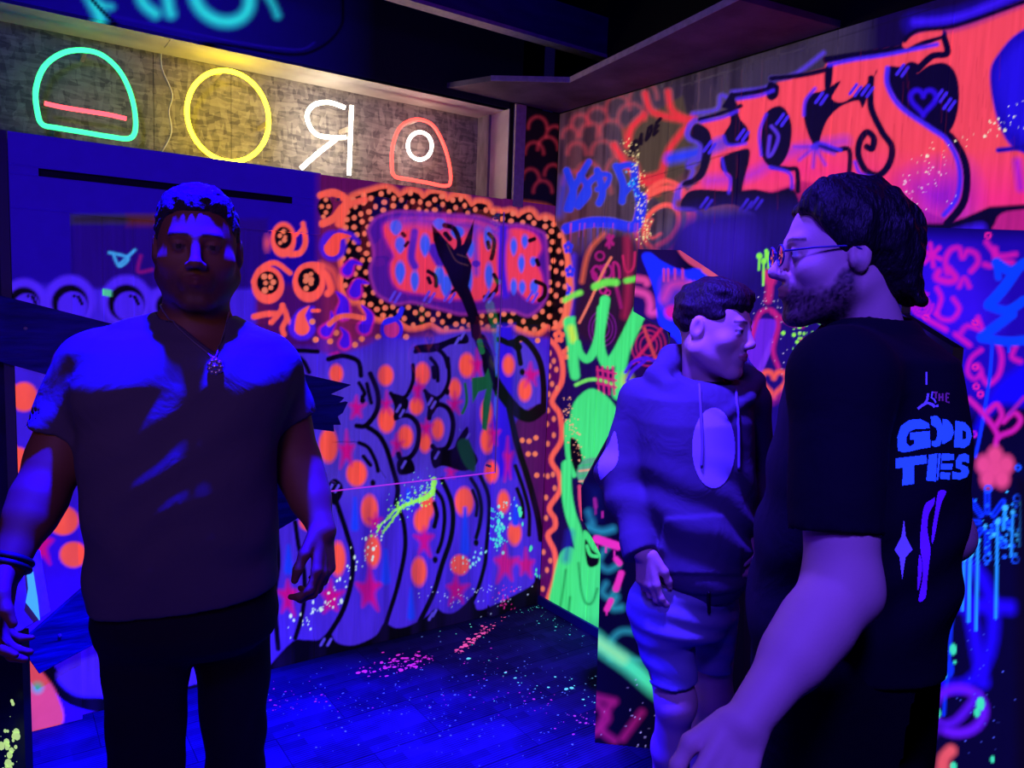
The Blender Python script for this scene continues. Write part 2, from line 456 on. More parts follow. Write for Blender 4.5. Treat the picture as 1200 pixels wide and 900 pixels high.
    c.poly(P3, '#a01c96', 2.5, edge=2.5); c.poly(P3, '#ee3c58', 2)
    c.line([(462, 260), (490, 258), (520, 262), (560, 266), (590, 276)], 14, '#4a28c0', 6, .75)
    c.line([(486, 272), (482, 300), (486, 312)], 9, '#5020b4', 2); c.line([(508, 292), (516, 306)], 14, '#4a1cb4', 2); c.line([(556, 268), (558, 320)], 8, '#6a34c8', 3, .8)
    c.line([(590, 268), (588, 310), (592, 345)], 10, '#3a12c8', 2.5, .9); c.dot(558, 309, 5, '#4a1cb4', 4)
    for x, y, rx, ry in ((469,286,6,9),(469,318,6,12),(486,328,5,11),(498,286,6,12),(464,266,7,8),(515,262,7,6),(523,334,7,12),(515,322,6,10),(541,330,6,14),(549,326,5,16),(551,290,5,10),(572,278,5,12),(573,322,5,14),(602,288,4,9),(611,308,4,9),(602,335,4,8),(612,336,4,7),(625,306,4,5),(626,336,5,8),(536,272,8,7),(615,282,4,7)):
        c.dot(x, y, rx, '#3c58ec', ry, soft=1.6); c.dot(x, y + ry * .7, rx * .45, '#3c58ec', ry * .5, soft=1.5)
    for p, w in (([(521,264),(532,268),(538,282),(537,292)],6),([(522,274),(527,280)],6),([(573,274),(579,282),(578,295),(576,303)],5),([(572,284),(573,290)],5),([(502,318),(510,324),(511,335)],5),([(502,326),(504,331)],5),([(528,343),(536,338)],4),([(579,322),(584,334),(578,344),(568,348)],5),([(628,330),(638,335),(638,346),(632,352)],5),([(621,282),(626,280)],5),([(629,305),(631,310)],5),([(472,274),(474,276)],5),([(475,288),(478,284)],4)):
        c.line(p, w, '#14040f')
    for x in (457, 497, 521, 567, 618):
        c.line([(x, 352), (x + 6, 342)], 3, '#5a3ce0'); c.line([(x + 6, 354), (x + 12, 344)], 3, '#5a3ce0')
    # lower lettering: violet bubble letters with black outlines
    c.poly([(318,430),(345,414),(372,412),(395,416),(430,405),(450,396),(487,400),(530,390),(560,388),(600,394),(622,402),(640,440),(640,490),(634,520),(628,560),(634,640),(634,800),(200,900),(200,500)], '#4426cc', 2.5)
    c.poly([(487,399),(530,389),(560,387),(600,393),(622,402),(638,430),(638,488),(612,494),(602,492),(560,470),(520,560),(470,580),(380,580),(380,440)], '#4c34c8', 10, .8)
    c.shade((582, 603, 380, 560), '#2c0ad8', .8, 3)  # post face painted bluer, its different lighting put into the colour
    c.poly([(601,500),(642,484),(642,640),(630,610),(614,560)], '#4c0e56', 2)
    for x, y in ((612,516),(620,517),(628,513),(619,532),(627,532),(610,398),(630,399),(629,557),(640,557)): c.dot(x, y, 3, OR2)
    for x, y, rx, ry in ((394,438,8,11),(452,440,9,12),(495,438,9,13),(547,428,9,14),(596,428,7,12),(533,456,7,12),(488,476,8,10),(453,492,10,15),(475,512,9,13),(513,503,7,12),(498,518,7,12),(418,555,12,15),(385,522,11,20),(615,457,8,13),(570,484,7,15),(571,516,8,15),(576,553,8,13),(433,598,10,18),(437,646,9,19),(501,594,8,15),(494,610,9,14),(491,670,9,17),(544,588,11,17),(539,662,11,12),(590,588,7,13),(603,625,8,14),(362,612,11,10),(396,655,9,20),(74,610,18,17),(86,650,16,15),(28,465,16,17),(20,540,16,16),(300,520,12,16),(255,600,13,17),(180,560,14,18),(230,680,13,18),(150,650,14,17),(300,640,12,17)):
        c.dot(x, y, rx, '#ff5648', ry, soft=2)
    for x, y, r, ry in ((418,478,11,15),(453,474,8,14),(406,528,11,22),(465,522,8,14),(490,458,8,18),(500,502,9,14),(533,474,9,13),(559,428,9,18),(622,440,11,15),(595,540,6,28),(578,510,8,16),(528,553,8,9),(497,634,12,20),(535,692,14,20),(592,662,15,24),(337,700,13,24),(388,700,15,22),(433,692,17,28),(440,612,9,14),(616,662,12,18),(50,640,14,24),(46,500,12,22),(118,700,14,22),(270,660,14,24),(210,620,14,22)):
        c.star(x, y, r, MAG, ry, soft=3)
    for x, y0, y1, w in ((416,584,618,10),(452,645,680,11),(545,596,645,12),(604,588,612,10),(482,690,722,10),(338,640,668,11),(478,574,590,10),(120,590,640,12)):
        c.line([(x, y0), (x, y1)], w * .4, '#1c3cf0', 2, .9, w1=w)
    for p, w in (([(434,438),(442,458),(443,475),(438,488),(428,499),(418,499)],5),([(430,500),(444,510),(453,526),(461,552),(466,572),(464,590)],5),([(464,590),(472,608),(475,632),(473,655),(465,690),(455,722),(449,742)],4.5),([(421,449),(427,460),(425,465)],4),([(430,450),(435,472)],4),([(484,428),(484,446),(476,464),(465,467),(458,461)],4),([(464,488),(478,487),(488,495),(491,508),(488,525),(480,536),(470,538),(467,532)],5),([(525,420),(526,445),(518,463),(507,467),(498,458)],4),([(503,490),(505,480),(515,474),(526,480),(531,495),(529,512),(523,525),(512,527),(507,523)],5),([(487,412),(500,407),(512,409),(521,417),(525,430)],4.5),([(505,420),(512,430),(513,446)],4),([(508,431),(509,442)],5),([(587,398),(600,403),(610,396),(622,405),(633,425),(637,452),(637,480)],6),([(606,402),(610,426)],5),([(390,518),(425,519),(433,530),(444,548),(452,560)],0.1),
            ([(421,519),(432,525),(440,540),(443,552)],4),([(426,535),(434,545)],4),([(518,562),(528,585),(531,607),(528,632),(518,662),(508,695),(492,728)],5),([(507,571),(518,585),(521,607),(518,632),(513,647)],4),([(509,590),(512,603),(509,617)],4.5),([(552,561),(560,575),(564,595),(562,615),(558,630)],4),([(554,575),(559,590),(558,604)],3.5),([(563,558),(572,580),(573,605),(570,640),(568,662),(560,690),(551,710)],4),([(604,546),(614,575),(620,600),(620,627)],4),([(606,573),(612,590),(613,606)],4),([(597,480),(606,520),(620,565),(630,605),(634,632)],6),([(392,582),(400,605),(408,630),(413,650),(412,680),(402,715),(385,744)],5),([(346,612),(350,640),(354,655),(357,680),(355,715),(346,748)],4.5),([(324,620),(326,660),(322,700),(326,760)],5),([(372,412),(350,411),(345,414),(356,424),(362,436)],4.5),([(385,421),(400,417),(414,420),(421,426),(423,440)],5),([(100,560),(110,553)],6),([(97,580),(106,568)],6),([(108,610),(112,640)],10),([(42,760),(60,790),(85,818),(140,828),(200,818),(300,790)],14),([(128,560),(160,600),(170,660),(150,720)],5),([(250,480),(280,520),(290,580),(270,640),(280,700)],5),([(190,600),(230,640),(240,720),(220,780)],5)):
        c.line(p, w * 1.18, NAV, 1.0)
    for x, y in ((425, 469), (510, 656), (558, 636), (612, 436), (524, 459), (437, 566)): c.dot(x, y, 3, NAV, 4)
    for p in ([(458,461),(478,468),(474,485),(462,493),(462,476)], [(466,540),(480,536),(486,552),(468,556)], [(498,460),(513,466),(514,474),(503,490),(501,475)], [(506,528),(530,526),(536,515),(548,500),(550,520),(560,540),(545,552),(520,546),(508,548)], [(487,405),(512,402),(532,395),(546,391),(548,402),(528,404),(512,412),(490,413)], [(383,570),(392,561),(401,568),(401,580),(392,592),(384,582)], [(596,400),(604,398),(612,406),(606,412)]):
        c.poly(p, NAV)
    c.poly([(300,800),(340,754),(358,750),(373,750),(386,741),(395,753),(415,756),(440,745),(450,731),(465,736),(482,732),(500,722),(511,713),(520,718),(532,718),(545,708),(553,699),(556,707),(566,714),(620,688),(628,676),(640,690),(640,730),(300,810)], NAV, 1.2)
    for x, y, a in ((388,570,1),(395,572,1),(467,478,1),(471,484,1),(504,470,1),(508,474,1),(473,544,1),(512,533,1),(548,512,1),(536,399,1),(542,393,1),(378,752,1),(386,752,1),(505,722,1),(509,718,1)):
        c.line([(x - 2, y + 4), (x + 2, y - 3)], 3, '#5a48dc')
    c.poly([(20,760),(44,782),(66,812),(72,850),(20,872)], '#e04a58', 2); c.dot(44, 806, 6, '#4aa890', soft=4)
    c.poly([(66,790),(100,772),(128,768),(132,810),(90,815)], '#4420e0', 3)
    # black pointed figure and dark green strokes
    c.poly([(506,263),(518,276),(532,292),(543,286),(556,256),(553,284),(547,298),(553,311),(551,325),(549,335),(555,350),(562,372),(564,392),(561,404),(553,395),(549,372),(541,352),(530,335),(523,318),(514,300),(508,282)], '#060208', 1, smooth=False)
    c.line([(524, 286), (534, 305), (548, 311)], 1.2, '#50302a'); c.line([(536, 298), (548, 302)], 1.2, '#50302a')
    c.line([(563, 398), (571, 418), (574, 436), (588, 460), (605, 481), (620, 488), (633, 480)], 14, NAV, 1.2)
    c.poly([(553,443),(568,441),(572,432),(577,450),(574,478),(570,505),(565,502),(566,472),(570,456),(561,459),(554,472)], '#1a6c44', 1, smooth=False, glow=.6)
    c.line([(545, 450), (547, 470), (542, 484)], 3, '#1a6c44', glow=.6); c.poly([(536,520),(548,515),(556,535),(556,552),(545,545)], '#145034', 1.5, glow=.5)
    c.line([(565, 412), (562, 400)], 6, '#1f8048', glow=.6)
    # splashes
    splash(c, [(508,562),(504,578),(488,586),(468,594),(454,608),(444,624)], 110, 4.5, '#9cff5c', 5, .5, 1.6, 5)
    splash(c, [(500,566),(486,580),(470,600)], 40, 9, '#8cf0d0', 6, .4, .9)
    splash(c, [(450,615),(432,636),(424,655),(410,668),(396,690),(380,708),(362,725),(336,735)], 70, 6, '#e0ffe8', 8, .5, 1.9, 0, 1.8)
    splash(c, [(584,600),(585,620),(586,636)], 60, 3.2, '#4ce8d0', 9, .6, 1.9, 0, 1.6)
    splash(c, [(590,590),(596,593),(580,640),(560,655),(535,660)], 60, 6, '#90e8e0', 10, .4, 1.5, 0, 1.6)
    splash(c, [(609,597),(612,612),(618,630),(622,648),(630,676)], 14, 1.2, '#4cf0b0', 11, 1, 2.2, 0, 2.4)
    splash(c, [(500,700),(560,700),(620,695)], 60, 9, '#b8c8f0', 12, .4, .8)
    splash(c, [(596,712),(588,700),(600,690)], 36, 4, '#f02ca0', 13, .4, .9)
    c.noise('#1a0a50', .35, 7, 4, .5, .9, box=(-400, 700, 380, 900), stretch=(3, 3, .5))

def paint_right(c):
    c.fill('#140640')
    # upper left: raw wood with red scallops; neon spill painted in as glow
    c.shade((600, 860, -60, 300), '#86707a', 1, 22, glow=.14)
    c.shade((640, 700, 100, 300), '#8a4450', .7, 26, glow=.3)  # pink glow painted in, standing for neon spill on the wood
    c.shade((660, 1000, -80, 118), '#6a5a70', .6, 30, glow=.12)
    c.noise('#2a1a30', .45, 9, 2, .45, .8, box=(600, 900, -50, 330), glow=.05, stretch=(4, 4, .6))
    c.poly([(727,152),(800,112),(812,160),(790,250),(735,210)], '#6e5c48', 2, glow=.4, smooth=False)
    for (x, y, r) in ((668,160,9),(680,146,10),(692,158,12),(676,180,11),(700,140,12),(706,180,13),(690,205,13),(672,215,12),(724,128,14),(716,160,16),(740,140,16),(730,205,20),(700,225,16),(754,115,16)):
        c.ring(x, y, r, 3.5, '#e03848', r * 1.15, 3.5, .6, 180, 360)
    for p in ([(756,110),(762,128),(775,135),(800,140),(812,138)], [(783,108),(787,128),(800,138)], [(812,140),(795,160),(782,180),(775,205),(770,225)], [(720,170),(735,195),(752,208),(772,205)], [(754,135),(740,150),(735,170)], [(745,206),(758,215),(775,210)]):
        c.line(p, 9, '#f0303e', 3, .85)
    for p, w in (([(754,302),(745,272),(750,244),(766,226),(786,220),(802,232),(808,256),(800,278),(782,298)],7),([(770,294),(757,284),(755,264),(764,248),(780,240),(793,246),(795,262),(786,278),(770,288)],6),([(764,258),(759,270),(764,279),(774,274)],4),([(748,244),(762,222),(780,212),(796,218)],6),([(800,222),(812,240),(812,262),(800,285)],5)):
        c.line(p, w, '#ff5c50', 1.6, .95)
    # slanted dark lettering on the raw board
    def tl(x, y, ch, s=9.5):
        G = {'R': [[(0,1),(0,0),(.6,.1),(.6,.4),(0,.5)], [(.2,.5),(.7,1)]], 'A': [[(0,1),(.35,0),(.7,1)], [(.15,.65),(.55,.65)]], 'D': [[(0,0),(0,1),(.5,.9),(.65,.5),(.5,.1),(0,0)]], 'E': [[(.6,0),(0,0),(0,1),(.6,1)], [(0,.5),(.5,.5)]]}[ch]
        for st in G:
            c.line([(x + s * (u * .8 + (1 - v) * .35), y + s * (v * 1.5 - u * .85)) for u, v in st], 3.8, '#200830', .8, 1.0, smooth=False, glow=.2)
    for ch, x, y in (('R', 738, 168), ('A', 746, 160), ('D', 757, 150), ('E', 766, 144)): tl(x, y, ch)
    # blue brush writing
    for p, w in (([(664,200),(672,225),(668,245)],9),([(690,190),(672,222),(664,245)],8),([(680,205),(690,225),(678,242)],8),([(676,240),(690,215),(702,205)],8),([(700,200),(706,225),(702,238)],9),([(702,204),(714,206),(710,218),(700,222)],7),([(722,195),(730,215),(729,236)],9),([(724,196),(740,194),(742,212),(732,226)],8),([(744,195),(746,225),(752,245)],8)):
        c.line(p, w, '#2038e0', 1.4, .95)
    c.line([(664,268),(690,261),(715,261),(742,266),(750,250),(752,232)], 13, '#1c30ec', 1.6)
    c.line([(662,210),(655,250)], 12, '#1c30c8', 5, .7)
    r = random.Random(4)
    for k in range(34):
        x = r.uniform(664, 755); c.line([(x, 262), (x - 1, 262 + r.uniform(10, 60))], 1.1, '#3a40e0' if k % 3 else '#e0406a', .7, .6)
    # lower left: dark hollow with violet rim, pink scrawl
    c.shade((655, 790, 285, 560), '#1c0850', 1, 18)
    c.poly([(676,395),(680,330),(695,285),(720,272),(745,280),(750,330),(745,400)], '#2a1030', 6, .9)
    c.line([(682,330),(690,295),(708,274)], 4, '#f06a40', 3, .8); c.line([(672,300),(670,340),(668,380)], 7, '#4428c0', 3)
    for p, w in (([(698,322),(694,318),(700,328),(696,335)],4),([(704,312),(709,318),(703,326)],3),([(712,278),(718,286)],4),([(718,277),(711,287)],4),([(714,275),(714,290)],3)):
        c.line(p, w, '#a81874', 1.2)
    c.ring(711, 318, 6, 3, '#a01a78', 8); c.ring(699, 320, 5, 3, '#a01a78', 8, a0=40, a1=320)
    c.line([(719,325),(719,308),(725,312),(726,325)], 3, '#b01c70'); c.line([(730,300),(734,318),(742,314),(744,296)], 3, '#c0205c')
    c.line([(735,280),(736,340),(732,370)], 8, '#b02050', 4, .7); c.line([(722,335),(728,360)], 4, '#98186a', 1.5)
    c.ring(707, 340, 4, 2, '#c01c80'); c.ring(712, 343, 3, 2, '#c01c80')
    c.line([(716,302),(706,320),(692,352),(679,378)], 3, '#f07a60', 1, .95); c.ring(703, 300, 5, 2.5, '#a01a70')
    for rr in (8, 12, 16): c.ring(706, 385, rr, 1.5, '#7a1a8c', rr * 1.3, .9, .8)
    for rr in (10, 15, 20): c.ring(760, 405, rr, 2, '#c02068', rr * 1.2, 1, .8)
    c.line([(742,425),(775,385)], 4, '#c82060', 1.2); c.line([(755,385),(768,420)], 4, '#d04050', 1.2)
    # plum lobes edged in orange, flowers
    c.poly([(620,395),(645,398),(656,412),(660,435),(652,462),(646,470),(658,490),(658,520),(646,537),(654,556),(655,580),(646,594),(650,610),(648,622),(642,630),(650,650),(648,680),(640,720),(600,720),(600,390)], '#560a54', 1)
    for p in ([(640,396),(652,406),(659,425),(658,448),(647,470),(656,486),(658,515),(646,538),(655,556),(656,575),(644,595),(650,608),(650,618),(642,628),(650,648),(650,675),(640,708)],): c.line(p, 6, '#ff6450', 1.3)
    for x, y in ((644,414),(649,423),(644,429),(652,433),(643,441),(647,450),(653,455),(643,462),(642,481),(649,491),(641,497),(649,510),(642,520),(642,558),(648,556),(650,572),(640,583),(640,607),(637,647),(645,657),(641,668),(636,690)): c.dot(x, y, 2.3, OR2, 3.2)
    for x, y in ((655,394),(665,414)):
        for k in range(5):
            t = math.radians(-90 + 72 * k); c.dot(x + 4 * math.cos(t), y + 5 * math.sin(t), 2.8, '#ff6a50', 3.4)
    c.poly([(658,270),(668,300),(672,340),(666,375),(656,386),(644,384),(656,372),(662,345),(660,318),(658,300)], '#f87050', 2)
    for x, y in ((666,290),(668,318),(664,340)):
        for k in range(5):
            t = math.radians(-90 + 72 * k); c.dot(x + 3.5 * math.cos(t), y + 4.5 * math.sin(t), 2.4, '#2430e8', 3.2)
    # dotted cloud runs round the corner
    right = [(646,258),(653,264),(658,274),(658,287),(662,303),(662,318),(664,340),(661,354),(657,374),(648,382),(636,384),(636,256)]
    c.poly(right, '#080308', 1)
    for x, y in CLOUD_DOTS: 
        if x > 641: c.dot(x, y, 2.7, '#f2785a', 3.2)
    # green crown and figure
    GC = '#46f07a'
    c.line([(664,386),(672,373)], 4, GC, 2)
    c.line([(667,378),(671,400),(672,425),(674,440)], 14, GC, 1.8, w1=11); c.line([(669,385),(672,398)], 8, '#c8f84c', 3)
    c.line([(677,402),(680,414),(688,421),(696,411),(703,390),(709,352)], 7, GC, 1.4, w1=12)
    c.line([(704,362),(703,395),(705,415),(712,426),(722,418),(735,395),(750,365)], 9, GC, 1.4, w1=17)
    c.line([(745,380),(732,410),(726,440),(724,462)], 13, GC, 2)
    c.line([(675,451),(690,445),(706,446),(722,453)], 4, '#7cf460', 1.2)
    c.line([(662,352),(670,347),(680,343)], 6, '#7cf050', 2); c.line([(697,336),(710,331),(722,331)], 8, '#6cf050', 2); c.line([(734,329),(748,326)], 6, '#6cf050', 2)
    c.dot(734, 446, 8, '#d0d060', 10, soft=4, a=.5)
    for k in range(3):
        c.line([(700, 433 + 8 * k), (722, 438 + 8 * k)], 2.5, '#d02878', 1); 
    for k in range(4): c.line([(700 + 6 * k, 430), (702 + 6 * k, 462)], 2.5, '#d02878', 1)
    c.line([(733,436),(742,424),(758,420),(742,434),(735,446)], 4, '#4a18e8', 1.2); c.line([(758,420),(775,425)], 4, '#4a18e8', 1.2)
    c.poly([(668,490),(674,470),(690,456),(705,460),(720,475),(728,500),(722,530),(700,545),(684,545),(672,540),(668,520)], GC, 1.5)
    c.poly([(661,500),(668,492),(676,510),(680,545),(672,560),(664,540)], GC, 1.4)
    c.poly([(669,513),(678,520),(683,545),(678,558),(671,545),(668,528)], NAV, 1.2)
    c.poly([(676,552),(684,539),(698,536),(712,540),(712,566),(690,570),(678,562)], '#5ab080', 1.2)
    for k in range(4): c.line([(679, 546 + 6 * k), (712, 541 + 7 * k)], 2.2, '#f0a880' if k % 2 else '#3cc070', 1)
    c.line([(664,545),(664,575),(668,600),(676,625),(682,655),(686,700)], 12, GC, 1.4, w1=14)
    c.poly([(644,715),(648,680),(656,650),(666,641),(676,645),(690,655),(708,650),(716,700),(716,760),(700,756),(670,735)], GC, 1.6)
    c.poly([(684,622),(698,634),(706,648),(704,668),(690,668),(684,650)], GC, 1.4); c.poly([(686,632),(694,644),(702,652),(700,662),(690,664),(686,650)], NAV, 1.2)
    c.line([(688,640),(692,650),(700,652)], 4, GC)
    for p in ([(655,720),(660,690),(663,668)], [(678,660),(681,690),(686,706),(694,706),(700,690)], [(662,745),(668,700)]): c.line(p, 2.5, '#14803c', 1.6, .8)
    c.shade((640, 720, 730, 760), '#1a6c58', .5, 10)
    c.line([(679,570),(680,590),(683,608)], 4, '#e0486a', 1)
    splash(c, [(665,468),(666,490),(674,510),(678,540)], 70, 3.5, '#ffb080', 21, .4, 1.2)
    c.line([(663,655),(668,625)], 8, '#2024b0', 5, .7)
    # big red-pink letters with black and violet outlines
    LET = '#ff4a5c'
    c.poly([(803,229),(812,218),(826,206),(833,188),(833,168),(826,152),(819,144),(864,132),(862,118),(905,106),(912,96),(966,80),(970,70),(1010,62),(1060,54),(1066,44),(1075,36),(1130,20),(1200,-5),(1420,-90),(1420,330),(1200,262),(1150,255),(1130,262),(1105,256),(1070,240),(1040,225),(940,212),(905,224),(870,222),(820,226)], LET, 2, smooth=False)
    c.poly([(800,232),(870,180),(940,170),(1060,200),(1130,200),(1250,190),(1250,280),(1100,262),(1040,232),(870,226)], '#ff2c84', 26, .75, smooth=False)
    c.poly([(1060,210),(1130,195),(1140,260),(1080,262)], '#a01cc0', 18, .7)
    c.line([(785,186),(820,178),(845,168)], 14, '#2a3cf0', 4, .85); c.line([(830,212),(880,205),(920,180),(990,165)], 12, '#7a2ce0', 6, .55); c.line([(835,172),(860,164)], 14, '#8a3cb0', 5, .7)
    BL = '#0b0330'
    H = '#5a3cdc'
    for p, w in (([(806,216),(812,200),(806,192),(820,182),(820,166),(806,158),(812,145),(825,138)],4),([(812,133),(840,128),(845,112),(858,118)],4),([(858,108),(895,104),(905,98)],4),([(904,92),(930,88),(965,62)],4),([(795,232),(798,218),(812,212)],4)):
        c.line(p, w + 2, H, 2, .8)
    for p in ([(809,160),(812,148),(820,145),(832,155),(834,178),(826,205),(812,216),(800,218),(802,212),(812,208),(820,195),(820,170)], [(852,120),(862,125),(868,140),(876,150),(876,166),(852,170),(848,158),(856,142)], [(850,182),(876,174),(878,188),(872,210),(868,228),(858,228),(856,206),(846,200),(844,190)], [(898,132),(912,124),(922,130),(928,150),(924,178),(912,196),(900,194),(892,180),(892,155)], [(948,112),(965,106),(985,95),(975,115),(992,118),(1024,90),(1026,84),(1012,125),(1005,118),(985,125),(970,140),(962,160),(958,175),(948,160),(942,135)], [(1042,78),(1056,78),(1068,72),(1080,78),(1075,86),(1090,76),(1108,74),(1120,86),(1124,110),(1120,140),(1108,158),(1090,150),(1062,130),(1046,110),(1038,90)], [(800,232),(815,222),(860,224),(885,222),(905,226),(930,222),(935,260),(890,262),(860,240),(810,248),(798,244)], [(858,108),(862,118),(864,124),(856,128),(846,126),(850,118)], [(901,96),(912,100),(912,112),(904,118),(898,112)], [(968,78),(976,76),(974,100),(968,110),(966,95)]):
        c.poly(p, BL, 1.2)
    for p, w in (([(820,140),(850,131),(868,124)],5),([(858,112),(890,107),(910,102)],6),([(904,92),(940,88),(967,82)],6),([(968,70),(1010,64),(1060,56),(1096,44),(1105,40)],9),([(1105,40),(1110,62),(1092,66),(1075,82)],8),([(1021,92),(1020,112),(1022,130),(1034,155),(1045,172),(1042,192),(1030,205),(1015,200),(1006,182),(1008,165),(1016,155),(1024,162),(1022,174),(1016,172)],8),([(960,170),(978,176),(995,176),(995,206)],6),([(905,196),(925,198),(934,200),(935,224)],6),([(1100,150),(1118,165),(1132,195),(1130,235),(1110,262)],9)):
        c.line(p, w, BL, 1.2)
    for p, w in (([(822,143),(848,137),(864,130)],4),([(864,116),(890,112),(906,106)],4),([(972,76),(1000,70),(1040,64),(1098,52)],5),([(942,135),(944,118),(955,104)],4),([(892,182),(890,155),(898,134)],3.5),([(848,160),(854,170),(874,168)],3.5),([(846,186),(850,202),(856,210),(854,226)],3.5),([(902,196),(925,203),(928,220)],4),([(1040,80),(1040,100),(1055,125),(1090,150),(1110,165),(1124,195),(1122,230),(1106,252)],6),([(952,172),(962,168),(985,176)],4),([(1002,190),(1008,203),(1024,208)],4)):
        c.line(p, w, '#4a28f0', 1.6, .9)
    for x, y in ((868,158),(914,140),(829,172),(960,115),(1055,82),(1000,105),(1014,106),(1100,112),(1110,122),(884,238),(825,238),(872,240)):
        c.line([(x - 4, y + 5), (x + 4, y - 6)], 3.5, '#4428e8'); c.line([(x + 2, y + 7), (x + 9, y - 3)], 3.5, '#4428e8')
    c.heart(1082, 118, 15, 5, '#3410e8', 2.5); c.line([(904,148),(912,160),(906,178),(900,182),(902,160)], 4, '#5a34dc', 1.4)
    for t in (20, 60, 95, 140, 180): c.line([(955, 172), (955 + 24 * math.cos(math.radians(t)), 172 + 24 * math.sin(math.radians(t)))], 4, '#4a2ce8', 2, .7)
    c.line([(1070,28),(1120,22),(1170,4),(1230,-20)], 24, '#1c0890', 6); c.line([(1072,26),(1130,18),(1230,-24)], 8, '#3c18f0', 4)
    c.line([(1062,52),(1078,44),(1100,38)], 9, LET, 1.4); c.line([(1060,48),(1075,36),(1120,30),(1200,2)], 5, BL, 1.6)
    c.poly([(1160,90),(1172,60),(1200,34),(1260,10),(1330,120),(1280,190),(1200,180),(1172,150)], '#1c0ab4', 2); c.poly([(1168,92),(1180,66),(1205,45),(1260,30),(1310,120),(1270,172),(1206,165),(1180,140)], '#2410d8', 6)
    c.line([(1170,176),(1200,172),(1250,160)], 6, '#1a08a0', 1.5); c.line([(1192,190),(1196,220)], 8, '#b018d0', 5)
    # dark band under the letters, right part
    c.poly([(1075,262),(1110,262),(1130,255),(1160,242),(1250,236),(1500,200),(1500,700),(1070,700)], '#0a0430', 2, smooth=False)
    c.poly([(1118,270),(1150,262),(1152,272),(1120,274)], '#3c18e8', 5)
    c.poly([(1166,262),(1180,248),(1240,246),(1240,268),(1170,270)], '#c02080', 2)
    for p in ([(793,224),(791,243),(812,246),(822,252)], [(868,248),(882,252),(885,266),(915,270),(938,264)], [(806,196),(816,192),(820,182),(820,170),(806,162),(807,148),(814,140)]): c.line(p, 4.5, '#5a3cdc', 2, .85)
    c.line([(836,258),(850,275),(845,292)], 12, '#3018c0', 8, .6)
    # blocks joints along the top
    for y0, y1 in (((660, 110), (1100, -30)), ((800, 100), (1100, 8)), ((740, 214), (860, 178)), ((740, 238), (820, 214))): c.line([y0, y1], 1.2, '#140a28', .8, .7)
    for x, y in ((776,90),(812,88),(850,96),(882,70),(912,64),(946,50),(982,42),(1023,22)): c.line([(x, y - 10), (x, y + 12)], 1.3, '#140a28', .8, .8)
    # middle area behind the people: violet, scribbles and hearts
    c.poly([(800,250),(940,240),(1075,265),(1075,470),(960,520),(880,520),(800,420),(770,330)], '#1c0a70', 14, .9)
    c.poly([(800,262),(830,250),(880,260),(890,300),(850,330),(810,310)], '#2e14a0', 12, .7)
    c.poly([(880,380),(912,376),(908,392),(895,420),(880,470),(870,440)], '#6a24d8', 1.4); c.line([(888,440),(905,400)], 7, '#7a30e4', 1.2)
    c.line([(880,400),(890,368),(905,364),(912,380),(906,410),(912,430)], 5, '#c01c80', 2); c.line([(905,366),(925,378),(940,382)], 5, '#c01c80', 2)
    c.line([(898,320),(902,335),(900,352)], 8, '#d02478', 2.5); c.dot(903, 328, 6, '#d02478', soft=3)
    for x, y, r0, d in ((890,300,3.6,16),(901,300,5,14),(895,306,3.4,28),(898,294,2.2,3)): 
        c.dot(x, y, r0, '#8cff50'); c.line([(x, y), (x - .6, y + d)], 2.4, '#8cff50', .8)
    splash(c, [(930,390),(945,385),(952,400),(940,412),(958,395)], 60, 8, '#9cff50', 31, .5, 3.6)
    c.line([(940,400),(950,396)], 5, '#d02860', 1.5)
    splash(c, [(885,345),(900,360),(930,370),(910,420),(935,420)], 60, 9, '#e8d8f8', 32, .3, .9)
    c.heart(907, 448, 15, 6, '#ff5a50', 2.2); c.line([(905,470),(925,455),(935,430)], 8, '#b02080', 4, .6)
    for p in ([(870,580),(885,560),(880,600)], [(940,480),(970,470),(990,500),(960,530)], [(1000,300),(1030,330),(1010,360)]): c.line(p, 7, '#d02a78', 3)
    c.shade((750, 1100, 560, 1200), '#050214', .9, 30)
    for k in range(24):
        x, y = r.uniform(760, 1080), r.uniform(560, 900); c.dot(x, y, r.uniform(1, 2.5), r.choice(['#c02080', '#3020d0', '#60e0a0']))
    # splashes
    splash(c, [(735,165),(745,190),(748,215),(752,240),(756,262),(757,282)], 150, 4.5, '#ffe898', 22, .4, 1.3)
    splash(c, [(742,190),(738,215),(747,230)], 14, 4, '#30b8ff', 23, .8, 1.8)
    splash(c, [(1050,205),(1075,195),(1098,180),(1120,172),(1155,150),(1180,145),(1195,128)], 46, 7, '#fff8c8', 24, .5, 2.0)
    splash(c, [(1050,215),(1090,220),(1100,200),(1060,235)], 40, 14, '#ffe0e8', 25, .4, 1.2)
    # fine vertical runs in the red
    for k in range(60):
        x = r.uniform(810, 1190); y = r.uniform(80, 220) - (x - 810) * .12; c.line([(x, y), (x - 1, y + r.uniform(14, 50))], .8, '#701030', .7, .35)

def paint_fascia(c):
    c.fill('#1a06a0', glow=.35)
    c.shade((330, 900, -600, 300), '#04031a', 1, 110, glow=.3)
    for p, w in (([(92, -30), (112, 8), (118, 22)], 16), ([(112, 4), (130, 8)], 8), ([(158, -40), (166, 0), (182, 16)], 14), ([(190, -40), (198, 8), (200, 16)], 14), ([(222, -40), (230, 2), (250, 22), (276, 24), (292, 6), (290, -40)], 16), ([(312, -8), (320, 6), (325, 18)], 8)):
        c.line(p, w, '#28d8d0', 5, .85)
    c.line([(60, -60), (150, 38), (260, 52), (340, 64), (375, 56), (398, 34), (402, 8), (396, -60)], 3.2, '#05021c', 1.2, smooth=True, glow=.2)
    c.line([(130, 18), (260, 46), (345, 58), (368, 50)], 1.2, '#2810d0', 1.5, .5)

